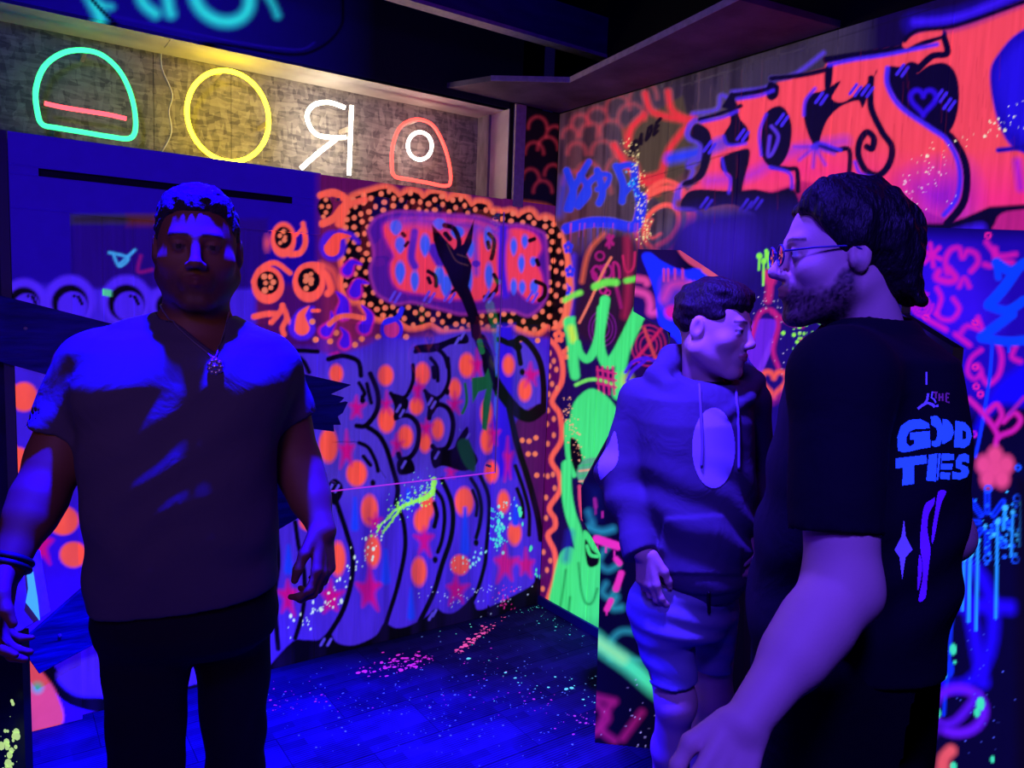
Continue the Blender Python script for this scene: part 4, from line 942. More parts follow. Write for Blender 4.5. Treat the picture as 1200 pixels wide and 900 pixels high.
def paint_part2(c):
    c.fill('#08042c')
    c.poly([(1070,262),(1250,262),(1250,420),(1190,470),(1125,470),(1060,370)], '#2008a4', 16)
    c.poly([(1080,290),(1150,300),(1170,380),(1120,400),(1078,360)], '#3410d0', 16, .7)
    c.shade((1060, 1300, 250, 276), '#0c0448', .9, 10)
    PK = '#d818a8'
    for x, y, r in ((1092, 299, 11),):
        for k in range(6):
            t = math.radians(60 * k + 20); c.line([(x, y), (x + r * math.cos(t), y + r * 1.2 * math.sin(t))], 5, PK, 2)
    for p, w in (([(1110,320),(1108,305),(1114,293),(1124,291),(1128,302),(1134,294),(1144,298),(1146,308),(1138,318)],6),([(1112,315),(1120,326),(1112,330),(1098,326),(1100,318)],8),([(1124,336),(1130,326),(1136,336)],5),([(1098,338),(1103,350),(1097,368)],5),([(1117,350),(1124,362),(1116,374),(1104,374),(1098,368)],5),([(1090,376),(1108,386)],6),([(1126,390),(1134,382),(1150,386),(1146,372)],5),([(1120,392),(1136,404)],6),([(1156,284),(1164,294),(1172,300),(1190,298)],6),([(1166,292),(1168,304),(1186,308)],7),([(1154,310),(1160,312)],6),([(1150,410),(1138,420),(1134,436),(1142,444),(1150,436),(1146,428)],5),([(1170,402),(1174,420),(1170,440),(1158,450),(1150,440)],6),([(1190,406),(1186,418),(1196,424)],6)):
        c.line(p, w, PK, 2.6, .9)
    for rr in (4, 8, 12): c.ring(1081, 357, rr, 3, PK, rr * 1.15, 1.6, .85, 30 * rr, 30 * rr + 300)
    for x, y in ((1158,276),(1143,378),(1143,430),(1144,453),(1149,462),(1141,509),(1085,372)): c.ring(x, y, 3, 2.4, '#f02098')
    c.poly([(1140,510),(1180,440),(1260,410),(1260,470),(1200,475),(1170,475)], '#1408e0', 6)
    BL = '#0c40f8'
    for p, w in (([(1168,308),(1186,318),(1204,308),(1215,330)],12),([(1190,318),(1176,338),(1160,356)],13),([(1158,358),(1180,364),(1200,352)],11),([(1186,368),(1165,384),(1152,394)],12),([(1150,396),(1180,400),(1210,398)],11),([(1168,312),(1170,325)],8)):
        c.line(p, w, BL, 1.5)
    c.line([(1163,400),(1160,440),(1154,480),(1148,512),(1143,535)], 4, '#1438f0', 1); c.line([(1183,402),(1182,412)], 3, BL, 1)
    for p in ([(1136,468),(1150,482),(1164,500),(1170,512)], [(1158,482),(1168,474),(1174,486),(1168,498)], [(1176,494),(1188,484),(1196,492),(1188,504),(1170,512),(1167,522)]): c.line(p, 6, '#d41c9c', 2.2)
    c.line([(1182,486),(1200,466)], 4, '#a01ca8', 2)
    for k in range(5):
        t = math.radians(-90 + 72 * k); c.dot(1166 + 14 * math.cos(t), 549 + 15 * math.sin(t), 9, '#f04c78', 11, soft=4)
    c.dot(1166, 549, 10, '#f04c78', soft=4)
    # ringed letter in blue spray
    c.ring(1120, 730, 44, 14, '#2008d8', 75, 6, .95); c.line([(1086,800),(1112,670),(1122,660),(1132,690),(1152,800)], 14, '#2408e0', 6, .9); c.line([(1080,706),(1186,712)], 16, '#2408e0', 6, .9)
    for t in range(0, 360, 45):
        a = math.radians(t); c.line([(1157 + 10 * math.cos(a), 612 + 12 * math.sin(a)), (1157 + 26 * math.cos(a), 612 + 34 * math.sin(a))], 7, '#1038e8', 1.2)
        c.line([(1157 + 12 * math.cos(a), 612 + 14 * math.sin(a)), (1157 + 24 * math.cos(a), 612 + 32 * math.sin(a))], 3, '#0820a0', 1)
    for x, y, r in ((1158,573,4),(1192,584,4),(1157,654,4),(1190,656,4),(1176,638,4),(1193,548,3)): c.ring(x, y, r, 2.2, '#1858f0')
    r = random.Random(9)
    for k in range(60): c.dot(1175 + r.gauss(0, 16), 620 + r.gauss(0, 20), r.uniform(.6, 2.8), r.choice(['#2090f0', '#40c8f0', '#1860f0']), soft=.7)
    for x, y0, y1, w in ((1146,634,738,3.4),(1169,612,724,3.4),(1130,655,715,3),(1137,650,728,4),(1106,660,680,3),(1197,590,640,3),(1187,600,652,3),(1124,655,664,3),(1100,657,662,3),(1178,595,620,4)):
        c.line([(x, y0), (x - 2, y1)], w, '#28a0f0', .9); c.dot(x, y0, w * .9, '#40c8f4')
    c.line([(1118,705),(1114,745),(1112,785),(1108,812),(1106,838)], 4, '#1030d0', 1.2); c.dot(1113, 784, 5, '#1030d0', 10); c.dot(1117, 708, 4, '#1038e0', 6)
    c.ring(1123, 833, 30, 11, '#6a18d8', 26, 4, .95); c.line([(1096,850),(1120,845),(1146,815)], 10, '#5814c8', 4); c.line([(1075,875),(1100,852)], 10, '#3c0c90', 6, .8)
    for x, y, rx, ry in ((1117,761,4,6.5),(1149,825,5,8),(1145,835,3.5,5.5),(1099,836,3.5,5.5),(1093,725,3,2.5),(1104,740,3.5,2.5),(1099,793,3,4),(1106,792,3,4.5),(1163,890,2.5,4),(1117,898,4,5),(1119,776,2,2)): c.dot(x, y, rx, '#40f09c', ry)
    for x, y in ((1081,774),(1078,822),(1089,823),(1079,867)): c.dot(x, y, 3, '#b01860')
    c.line([(1114,880),(1106,890),(1104,910)], 14, '#f05a58', 4)
    splash(c, [(1090,690),(1150,760),(1170,860),(1130,800)], 50, 22, '#5060e0', 45, .4, .9)
    c.shade((1190, 1300, 560, 1000), '#0a041c', .9, 6)
part2 = partition('dark blue cut-out partition with pink scribbles beside the man in black tee', W(1130, 600, 1.85) * np.array([1, 1, 0]), (.80, -.60),
    [(1070,1000),(1074,660),(1126,570),(1128,440),(1131,408),(1068,369),(1075,266)],
    [(1260,1000),(1260,660),(1262,500),(1262,262)], paint_part2)

# black stand with a painted slab at the left edge
M_SLAB = plain('lilac_slab_paint', '#9a78b0', .6, noise=.3, scale=20)
st = empty('painted_stand', W(-20, 900, 1.9) * np.array([1, 1, 0]))
tag(st, 'black stand with mint edged slab top at the left edge of the picture', 'stand')
d0 = 1.9; n = np.array([.5699, .8153, 0]); 
pt = [W(x, y, d0) for x, y in ((-70,648),(20,648),(33,652),(38,684),(46,726),(24,740),(-70,750))]
prism('slab', pt, n * .05, M_SLAB, st, .002)
prism('mint_edge', [W(x, y, d0 - .004) for x, y in ((28,640),(35,652),(43,700),(46,727),(38,716),(30,706),(33,690))], n * .003, glowmat('mint_paint', '#58d8a0', .6), st)
q = [W(x, 742, d0 + .02) for x in (-70, 25)]
body = [q[0], q[1], np.array([q[1][0], q[1][1], 0]), np.array([q[0][0], q[0][1], 0])]
prism('post', body, n * .03, M_BLACK, st)
r = random.Random(3); v, f = [], []
ux = q[1] - q[0]; ux /= np.linalg.norm(ux)
for _ in range(46):
    x, y = (r.gauss(10, 8), r.gauss(880, 20)) if _ < 34 else (r.uniform(0, 24), r.uniform(820, 900))
    if x > 24: continue
    rad = (.001 + .009 * r.random() ** 2); c0 = W(x, y, d0 + .0185); b0_ = len(v)
    for k in range(8):
        a = k * math.pi / 4; v.append(c0 + ux * rad * math.cos(a) + np.array([0, 0, 1]) * rad * 1.3 * math.sin(a))
    f.append(tuple(range(b0_, b0_ + 8)))
o = mesh('lime_splatter', v, f, glowmat('lime_paint', '#c8f060', .75), st); o['kind'] = 'stuff'

# ------------------------------------------------------------------ soft-body modelling: distance fields meshed with surface nets
HR = np.array([R[0, 0], R[0, 1], 0.0]); HR /= np.linalg.norm(HR)          # level, to the viewer's right
HF = np.array([-HR[1], HR[0], 0.0])                                       # level, away from the viewer
UP = np.array([0, 0, 1.0])
def px2m(p, d): return p * d / FPX
def smin(a, b, k):
    h = np.maximum(k - np.abs(a - b), 0) / k
    return np.minimum(a, b) - h * h * k * .25
def smax(a, b, k): return -smin(-a, -b, k)
def dot3(P, v): return P[:, 0] * v[0] + P[:, 1] * v[1] + P[:, 2] * v[2]
def rc(P, a, b, r1, r2):
    a = np.asarray(a, np.float32); b = np.asarray(b, np.float32); ba = b - a
    q = P - a; t = np.clip(dot3(q, ba) / max(float(ba @ ba), 1e-9), 0, 1)
    q = q - t[:, None] * ba
    return np.sqrt(np.einsum('ij,ij->i', q, q)) - (r1 + (r2 - r1) * t)
def ell(P, c, r, A=None):
    q = P - np.asarray(c, np.float32)
    if A is not None: q = q @ np.asarray(A, np.float32).T
    r = np.asarray(r, np.float32)
    u = q / r; k0 = np.sqrt(np.einsum('ij,ij->i', u, u)); u = u / r; k1 = np.sqrt(np.einsum('ij,ij->i', u, u))
    return k0 * (k0 - 1) / np.maximum(k1, 1e-6)
def loft(P, S, ax, fx, n=2.3):
    """S: list of (centre, half width along ax, half depth along fx) from top to bottom"""
    S = sorted(S, key=lambda s: s[0][2]); z = [s[0][2] for s in S]
    Z = P[:, 2]
    cx_ = np.interp(Z, z, [s[0][0] for s in S]); cy_ = np.interp(Z, z, [s[0][1] for s in S])
    a = np.interp(Z, z, [s[1] for s in S]); b = np.interp(Z, z, [s[2] for s in S])
    dx, dy = P[:, 0] - cx_, P[:, 1] - cy_
    u = np.abs(dx * ax[0] + dy * ax[1]) / a; v = np.abs(dx * fx[0] + dy * fx[1]) / b
    rho = (u ** n + v ** n) ** (1 / n)
    d = (rho - 1) * np.minimum(a, b) * .95
    return smax(smax(d, Z - z[-1], .03), z[0] - Z, .02)
def sec(y, xl, xr, d, b, ax=HR):
    c = W((xl + xr) / 2, y, d)
    return (c, px2m((xr - xl) / 2, d), b)
def poly2(P, pts):
    """signed distance, in metres, to an outline drawn in the picture plane"""
    x, y = proj(P); q = (np.asarray(P, np.float64) - CAM) @ R.T; dep = -q[:, 2]
    p = np.asarray(pts, dtype=np.float64); D = np.full(len(x), 1e9); ins = np.zeros(len(x), bool)
    for (ax, ay), (bx, by) in zip(p, np.roll(p, -1, 0)):
        dx, dy = bx - ax, by - ay
        t = np.clip(((x - ax) * dx + (y - ay) * dy) / (dx * dx + dy * dy + 1e-9), 0, 1)
        D = np.minimum(D, (x - ax - t * dx) ** 2 + (y - ay - t * dy) ** 2)
        if ay != by: ins ^= ((ay > y) != (by > y)) & (x < (bx - ax) * (y - ay) / (by - ay) + ax)
    return np.sqrt(D) * np.where(ins, -1, 1) * dep / FPX
def depth_of(P): return -((np.asarray(P, np.float64) - CAM) @ R.T)[:, 2]
def surfnet(fn, lo, hi, h, zs=None):
    """mesh the zero set of fn inside the box lo..hi with cell size h, levels zs (coarse pass, then a narrow band)"""
    cf = 4
    G = []
    for i in range(3):
        g = zs if (i == 2 and zs is not None) else np.arange(lo[i], hi[i] + h, h)
        k = (-len(g)) % cf
        if k: g = np.concatenate([g, g[-1] + (g[-1] - g[-2]) * np.arange(1, k + 1)])
        G.append(g)
    n = [len(g) // cf for g in G]
    gc = [g.reshape(-1, cf).mean(1) for g in G]
    C = np.stack(np.meshgrid(*gc, indexing='ij'), -1).reshape(-1, 3).astype(np.float32)
    dc = fn(C).reshape(n)
    wz = np.maximum((G[2].reshape(-1, cf)[:, -1] - G[2].reshape(-1, cf)[:, 0]) * 1.33, h * cf)
    near = np.abs(dc) < (1.0 * h * cf + .9 * wz)[None, None, :]
    F = np.repeat(np.repeat(np.repeat(np.where(dc < 0, -1., 1.).astype(np.float32), cf, 0), cf, 1), cf, 2)
    m = np.repeat(np.repeat(np.repeat(near, cf, 0), cf, 1), cf, 2)
    idx = np.argwhere(m)
    pts = np.stack([G[i][idx[:, i]] for i in range(3)], 1).astype(np.float32)
    out = np.empty(len(pts), np.float32)
    for s in range(0, len(pts), 400000): out[s:s + 400000] = fn(pts[s:s + 400000])
    F[idx[:, 0], idx[:, 1], idx[:, 2]] = out
    ins = F < 0
    cnt = sum(ins[a:ins.shape[0] - 1 + a, b:ins.shape[1] - 1 + b, c:ins.shape[2] - 1 + c].astype(np.int8) for a in (0, 1) for b in (0, 1) for c in (0, 1))
    act = np.argwhere((cnt > 0) & (cnt < 8))
    if not len(act): return np.zeros((0, 3)), np.zeros((0, 4), int)
    acc = np.zeros((len(act), 3)); num = np.zeros(len(act))
    cor = [(a, b, c) for a in (0, 1) for b in (0, 1) for c in (0, 1)]
    for i, p in enumerate(cor):
        for q in cor[i + 1:]:
            if sum(abs(p[k] - q[k]) for k in range(3)) != 1: continue
            fa = F[act[:, 0] + p[0], act[:, 1] + p[1], act[:, 2] + p[2]]; fb = F[act[:, 0] + q[0], act[:, 1] + q[1], act[:, 2] + q[2]]
            x = (fa < 0) != (fb < 0)
            t = np.where(x, fa / np.where(x, fa - fb, 1), 0)
            acc += np.where(x[:, None], np.array(p) + t[:, None] * (np.array(q) - np.array(p)), 0); num += x
    fr_ = act + acc / num[:, None]
    V = np.stack([np.interp(fr_[:, i], np.arange(len(G[i])), G[i]) for i in range(3)], 1)
    ids = np.full(cnt.shape, -1, np.int64); ids[act[:, 0], act[:, 1], act[:, 2]] = np.arange(len(act))
    Q = []
    for axs in range(3):
        b, c = [(1, 2), (2, 0), (0, 1)][axs]
        sl0 = [slice(None)] * 3; sl1 = [slice(None)] * 3; sl0[axs] = slice(0, -1); sl1[axs] = slice(1, None)
        e = ins[tuple(sl0)] != ins[tuple(sl1)]
        E = np.argwhere(e)
        ok = (E[:, b] > 0) & (E[:, c] > 0) & (E[:, b] < cnt.shape[b]) & (E[:, c] < cnt.shape[c])
        E = E[ok]; s = ins[E[:, 0], E[:, 1], E[:, 2]]
        def cid(db, dc_):
            k = E.copy(); k[:, b] += db; k[:, c] += dc_
            return ids[k[:, 0], k[:, 1], k[:, 2]]
        q = np.stack([cid(-1, -1), cid(0, -1), cid(0, 0), cid(-1, 0)], 1)
        q[~s] = q[~s][:, ::-1]
        Q.append(q)
    Q = np.concatenate(Q); Q = Q[(Q >= 0).all(1)]
    return V, Q
def relax(V, Q, it):
    for _ in range(it):
        acc = np.zeros_like(V); n = np.zeros(len(V))
        for a, b in ((0, 1), (1, 2), (2, 3), (3, 0)):
            np.add.at(acc, Q[:, a], V[Q[:, b]]); np.add.at(n, Q[:, a], 1)
            np.add.at(acc, Q[:, b], V[Q[:, a]]); np.add.at(n, Q[:, b], 1)
        V = V * .5 + .5 * acc / np.maximum(n, 1)[:, None]
    return V
def largest(V, Q):
    L = np.arange(len(V))
    while True:
        m = L[Q].min(1); L2 = L.copy()
        for k in range(4): np.minimum.at(L2, Q[:, k], m)
        L2 = L2[L2]
        if (L2 == L).all(): break
        L = L2
    best = np.bincount(L).argmax(); ok = L == best; new = np.cumsum(ok) - 1
    return V[ok], new[Q[ok[Q].all(1)]]
def field_mesh(name, fn, boxes, mat, parent=None, colour=None, it=1, keep=False):
    """one mesh from one or more boxes of the same field, each (lo, hi, cell)"""
    VV, QQ, o = [], [], 0
    for bx_ in boxes:
        V, Q = surfnet(fn, *bx_)
        if not len(V): continue
        if keep: V, Q = largest(V, Q)
        V = relax(V, Q, it); VV.append(V); QQ.append(Q + o); o += len(V)
    V = np.concatenate(VV).astype(np.float32); Q = np.concatenate(QQ)
    off = np.array(parent.location) if parent is not None else np.zeros(3)
    me = bpy.data.meshes.new(name)
    me.vertices.add(len(V)); me.vertices.foreach_set('co', V.ravel())
    me.loops.add(Q.size); me.loops.foreach_set('vertex_index', Q.ravel().astype(np.int32))
    me.polygons.add(len(Q)); me.polygons.foreach_set('loop_start', (np.arange(len(Q)) * 4).astype(np.int32)); me.polygons.foreach_set('loop_total', np.full(len(Q), 4, np.int32))
    me.polygons.foreach_set('use_smooth', np.ones(len(Q), bool))
    me.update(calc_edges=True)
    if colour is not None:
        at = me.attributes.new('tint', 'FLOAT_COLOR', 'POINT')
        at.data.foreach_set('color', np.concatenate([colour(V), np.ones((len(V), 1))], 1).astype(np.float32).ravel())
    ob = link(name, me, mat, parent)
    ob_data[ob.name] = (V, Q)
    return ob
ob_data = {}
def bounds(pts, m):
    p = np.array(pts); return p.min(0) - m, p.max(0) + m
def tintmat(name, rough=.5, bump=.15, bscale=300, spec=.35):
    m, nt, b = newmat(name)
    a = nd(nt, 'ShaderNodeAttribute'); a.attribute_name = 'tint'
    nt.links.new(a.outputs['Color'], b.inputs['Base Color']); b.inputs['Roughness'].default_value = rough
    b.inputs['Specular IOR Level'].default_value = spec
    tc = nd(nt, 'ShaderNodeTexCoord'); n = nd(nt, 'ShaderNodeTexNoise'); n.inputs['Scale'].default_value = bscale
    nt.links.new(tc.outputs['Object'], n.inputs['Vector'])
    bp = nd(nt, 'ShaderNodeBump'); bp.inputs['Strength'].default_value = bump; bp.inputs['Distance'].default_value = .002
    nt.links.new(n.outputs[0], bp.inputs['Height']); nt.links.new(bp.outputs[0], b.inputs['Normal'])
    return m
def cloth(name, c, rough=.9, fold=.35, weave=420):
    m, nt, b = newmat(name)
    b.inputs['Base Color'].default_value = (*lin(c), 1); b.inputs['Roughness'].default_value = rough
    b.inputs['Specular IOR Level'].default_value = .15
    tc = nd(nt, 'ShaderNodeTexCoord')
    n1 = nd(nt, 'ShaderNodeTexNoise'); n1.inputs['Scale'].default_value = 11; n1.inputs['Detail'].default_value = 3; n1.inputs['Distortion'].default_value = .8
    n2 = nd(nt, 'ShaderNodeTexNoise'); n2.inputs['Scale'].default_value = weave
    for n in (n1, n2): nt.links.new(tc.outputs['Object'], n.inputs['Vector'])
    b1 = nd(nt, 'ShaderNodeBump'); b1.inputs['Strength'].default_value = fold; b1.inputs['Distance'].default_value = .02
    b2 = nd(nt, 'ShaderNodeBump'); b2.inputs['Strength'].default_value = .25; b2.inputs['Distance'].default_value = .001
    nt.links.new(n1.outputs[0], b1.inputs['Height']); nt.links.new(n2.outputs[0], b2.inputs['Height'])
    nt.links.new(b1.outputs[0], b2.inputs['Normal']); nt.links.new(b2.outputs[0], b.inputs['Normal'])
    return m

# ---- head in its own frame: x to its left/right, y forward, z up; chin to crown 0.242 m
def rot_axes(front, tilt=0.0, roll=0.0):
    f = np.asarray(front, float) / np.linalg.norm(front); f = f * math.cos(tilt) + UP * math.sin(tilt); f /= np.linalg.norm(f)
    x = np.cross(f, UP); x /= np.linalg.norm(x); u = np.cross(x, f)
    x2 = x * math.cos(roll) + u * math.sin(roll); u2 = np.cross(x2, f)
    return np.stack([x2, f, u2])
class Head:
    def __init__(s, O, axes, sc_=1.0, fat=0.0, nose=1.0, brow=.0125):
        s.O = np.asarray(O); s.A = axes; s.s = sc_; s.fat = fat; s.nose = nose; s.brow = brow
    def loc(s, P): return ((P - s.O.astype(np.float32)) @ s.A.T.astype(np.float32) / s.s).astype(np.float32)
    def out(s, q): return s.O + (np.asarray(q) * s.s) @ s.A
    def skull(s, q): return ell(q, (0, -.012, .035), (.076, .096, .086))
    def d(s, P):
        q = s.loc(P); f = s.fat; ax = np.abs(q[:, 0]); m = q.copy(); m[:, 0] = ax
        d = smin(s.skull(q), ell(q, (0, .026, -.03), (.061 + f, .060, .085)), .035)
        d = smin(d, rc(m, (.050 + f, -.008, -.055), (.018, .062, -.104), .021 + f * .5, .018), .03)
        d = smin(d, rc(q, (-.008, .075, -.106), (.008, .075, -.106), .016, .016), .02)
        d = smin(d, rc(q, (-.034, .077, .022), (.034, .077, .022), s.brow, s.brow), .016)
        d = smin(d, ell(m, (.041, .053, -.026), (.026 + f * .5, .024, .024)), .02)
        d = smax(d, -ell(m, (.031, .099, .003), (.019, .017, .0125)), .014)
        eb = np.sqrt(((m - np.array([.031, .0765, .003], np.float32)) ** 2).sum(1))
        d = np.minimum(d, eb - .0125)
        lid = ell(m, (.031, .0765, .0035), (.0160, .0145, .0138))
        d = smin(d, smax(lid, .0068 - q[:, 2], .002), .004); d = smin(d, smax(lid, q[:, 2] + .0035, .002), .004)
        n = s.nose
        d = smin(d, rc(q, (0, .085, .014), (0, .090 + .019 * n, -.026), .0085, .0105), .012)
        d = smin(d, ell(q, (0, .092 + .019 * n, -.0295), (.0125, .0115, .0105)), .006)
        d = smin(d, ell(m, (.0125, .098, -.034), (.0085, .011, .008)), .006)
        d = smin(d, ell(q, (0, .078, -.064), (.031, .018, .027)), .014)
        d = smin(d, rc(m, (.0225, .0865, -.0615), (.003, .0965, -.0575), .0035, .0056), .004)
        d = smin(d, rc(m, (.0205, .0860, -.0655), (.0, .0955, -.0690), .0038, .0068), .004)
        d = smin(d, ell(m, (.077 + f * .4, -.012, -.003), (.0095, .0185, .031)), .008)
        d = smax(d, -ell(m, (.088 + f * .4, -.007, .002), (.0085, .0095, .018)), .004)
        return d * s.s
    def colour(s, P, skin, lip, brow='#1a120e', beard=None, beard_a=.7, gaze=0.0, eyes=True, white='#c8c0bc'):
        q = s.loc(P.astype(np.float32)); m = q.copy(); m[:, 0] = np.abs(m[:, 0])
        c = np.tile(lin(skin), (len(P), 1))
        def mix(colr, a):
            nonlocal c
            a = np.clip(a, 0, 1)[:, None]; c = c * (1 - a) + lin(colr) * a
        inhead = (np.abs(q).max(1) < .14)
        if beard:
            zb = np.interp(q[:, 1], [-.03, -.01, .012, .03, .055, .07, .085, .11], [.004, .0, -.020, -.046, -.052, -.050, -.044, -.042]) + .010 * (vnoise(q * 160, 77) - .5)
            a = np.clip((zb - q[:, 2]) / .016, 0, 1) * np.clip((q[:, 1] + .022) / .02, 0, 1) * np.clip((q[:, 2] + .150) / .03, 0, 1)
            mix(beard, beard_a * a * (.72 + .4 * vnoise(q * 300, 78)) * inhead)
        lp = np.minimum(rc(m, (.0225, .0865, -.0615), (.003, .0965, -.0575), .0035, .0056), rc(m, (.0205, .0860, -.0655), (.0, .0955, -.0690), .0038, .0068))
        mix(lip, np.clip((.0022 - lp) / .0015, 0, 1) * inhead)
        mix(brow, np.clip((.0048 - np.abs(q[:, 2] - .0275 - .12 * np.abs(m[:, 0] - .03) * -1)) / .003, 0, 1) * (m[:, 0] > .012) * (m[:, 0] < .05) * (q[:, 1] > .055) * inhead * .85)
        if eyes:
            eb = m - np.array([.031, .0765, .003]); de = np.sqrt((eb ** 2).sum(1))
            op = (de < .0136) * (q[:, 1] > .08) * (q[:, 2] < .0076) * (q[:, 2] > -.0046)
            mix(white, op * 1.0)
            gx = q[:, 0] - np.sign(q[:, 0]) * .031 - gaze
            mix('#1c120c', op * np.clip((.0062 - np.sqrt(gx ** 2 + (q[:, 2] - .003) ** 2)) / .001, 0, 1))
        return c
def hand_prims(wrist, along, palm, thumb, s=1.0, curls=(.5, .6, .65, .75), spread=.05, tcurl=.4, tout=.6):
    """list of round cones for a hand. along: wrist to knuckles; palm: direction the palm faces; thumb: side the thumb leaves"""
    a = np.asarray(along, float); a /= np.linalg.norm(a)
    t = np.asarray(thumb, float); t -= a * (t @ a); t /= np.linalg.norm(t)
    p = np.cross(a, t); p = p if p @ np.asarray(palm) > 0 else -p
    w = np.asarray(wrist, float); out = []
    offs = (.030, .010, -.011, -.030); lens = ((.043, .027, .021), (.047, .030, .022), (.043, .028, .021), (.034, .021, .018)); back = (.090, .094, .088, .080)
    rads = (.0098, .0100, .0095, .0084)
    for k in range(4):
        kn = w + a * back[k] * s + t * offs[k] * s
        out.append((w + t * offs[k] * .62 * s + a * .006 * s, kn, .0150 * s, .0120 * s))
        dirv = a * math.cos(curls[k] * .55) + p * math.sin(curls[k] * .55); dirv = dirv + t * spread * (1.5 - k); dirv /= np.linalg.norm(dirv)
        ang = curls[k] * .55; pos = kn
        for j in range(3):
            nx = pos + dirv * lens[k][j] * s
            out.append((pos, nx, rads[k] * (1 - .10 * j) * s, rads[k] * (1 - .10 * (j + 1)) * s))
            pos = nx; ang += curls[k] * (1.0 if j == 0 else .7)
            dirv = a * math.cos(ang) + p * math.sin(ang) + t * spread * .4 * (1.5 - k); dirv /= np.linalg.norm(dirv)
    b = w + a * .020 * s + t * .024 * s + p * .006 * s
    d1 = a * .75 + t * tout + p * .25; d1 /= np.linalg.norm(d1); q1 = b + d1 * .044 * s
    d2 = a * 1.0 + t * (tout - .55) + p * tcurl; d2 /= np.linalg.norm(d2); q2 = q1 + d2 * .034 * s
    d3 = a * 1.0 + t * (tout - .9) + p * (tcurl + .1); d3 /= np.linalg.norm(d3); q3 = q2 + d3 * .026 * s
    out += [(b - a * .012 * s, q1, .0165 * s, .0125 * s), (q1, q2, .0118 * s, .0105 * s), (q2, q3, .0105 * s, .0085 * s)]
    return out
def prims(P, L, k=.008):
    d = None
    for a, b, r1, r2 in L:
        e = rc(P, a, b, r1, r2); d = e if d is None else smin(d, e, k)
    return d
def folds(P, dirv, freq, amp, seed, warp=.6):
    """soft cloth folds running across dirv"""
    t = dot3(P, np.asarray(dirv, np.float32)) * freq + warp * 12 * (vnoise(P * 5.0, seed) - .5)
    return amp * (np.sin(t) * (vnoise(P * 4.0, seed + 5)) * 2 - .3)
def plane_cut(P, p0, n): return dot3(P - np.asarray(p0, np.float32), np.asarray(n, float) / np.linalg.norm(n))
def decal(name, shapes, target, mat, parent, cell=.7, lift=.0012):
    """printed shapes laid onto a garment: small quads that follow its surface"""
    V, Q = ob_data[target.name]
    bv = BVHTree.FromPolygons([tuple(map(float, v)) for v in V], [tuple(map(int, q)) for q in Q])
    verts, faces, ids = [], [], {}
    C = Vector(CAM)
    def vert(i, j):
        if (i, j) in ids: return ids[i, j]
        r = Vector(ray(i * cell, j * cell)).normalized(); h = bv.ray_cast(C, r)
        if h[0] is None: ids[i, j] = None
        else:
            ids[i, j] = len(verts); nrm = h[1] if h[1].dot(r) < 0 else -h[1]
            verts.append(h[0] + nrm * lift)
        return ids[i, j]
    done = set()
    for outer, holes in shapes:
        xs = [p[0] for p in outer]; ys = [p[1] for p in outer]
        for i in range(int(min(xs) / cell) - 1, int(max(xs) / cell) + 2):
            for j in range(int(min(ys) / cell) - 1, int(max(ys) / cell) + 2):
                x, y = (i + .5) * cell, (j + .5) * cell
                if (i, j) in done or not inside(outer, x, y) or any(inside(h, x, y) for h in holes): continue
                q = [vert(i, j), vert(i + 1, j), vert(i + 1, j + 1), vert(i, j + 1)]
                if None in q: continue
                if max((verts[q[0]] - verts[k]).length for k in q[1:]) > .02: continue
                done.add((i, j)); faces.append(tuple(q))
    return mesh(name, verts, faces, mat, parent)
def band(pts, w):
    """outline of a stroke of width w along pts"""
    p = np.asarray(pts, dtype=np.float64); t = np.gradient(p, axis=0); t /= np.linalg.norm(t, axis=1)[:, None]
    n = np.stack([-t[:, 1], t[:, 0]], 1) * (np.asarray(w) / 2 if np.ndim(w) == 0 else np.asarray(w)[:, None] / 2)
    return [tuple(q) for q in np.concatenate([p + n, (p - n)[::-1]])]
def shoe(parent, heel, direction, mat):
    d = np.asarray(direction, float); d[2] = 0; d /= np.linalg.norm(d); s = np.cross(d, UP); h = np.array([heel[0], heel[1], 0.0])
    A = np.stack([s, d, UP])
    def fn(P):
        q = smin(ell(P, h + d * .03 + UP * .06, (.042, .075, .062), A), ell(P, h + d * .13 + UP * .045, (.047, .10, .045), A), .04)
        return smax(q, .002 - P[:, 2], .006)
    lo, hi = bounds([h - .12, h + d * .25 + .12, h - d * .1], .06); lo[2] = -.004; hi[2] = .16
    return field_mesh('shoe', fn, [(lo, hi, .008)], mat, parent)

# ------------------------------------------------------------------ people
M_SKIN = tintmat('skin', .62, .12, 260)
def turned(deg):
    """level direction: 0 faces the viewer, positive turns towards the viewer's right"""
    a = math.radians(deg); return -HF * math.cos(a) + HR * math.sin(a)
def person(label, fn, boxes, colour):
    lo = np.min([b[0] for b in boxes], 0); hi = np.max([b[1] for b in boxes], 0)
    fine = sorted((float(b[0][2]), float(b[1][2]), b[2]) for b in boxes if b[2] < .0055)
    zs, z = [], lo[2]
    while z < hi[2]:
        zs.append(z); z += min([b for a, c, b in fine if a - .01 <= z <= c + .01] + [.010])
    h = min(b[2] for b in boxes)
    o = field_mesh('person', fn, [(lo, hi, h, np.array(zs))], M_SKIN, None, colour)
    return tag(o, label, 'person')

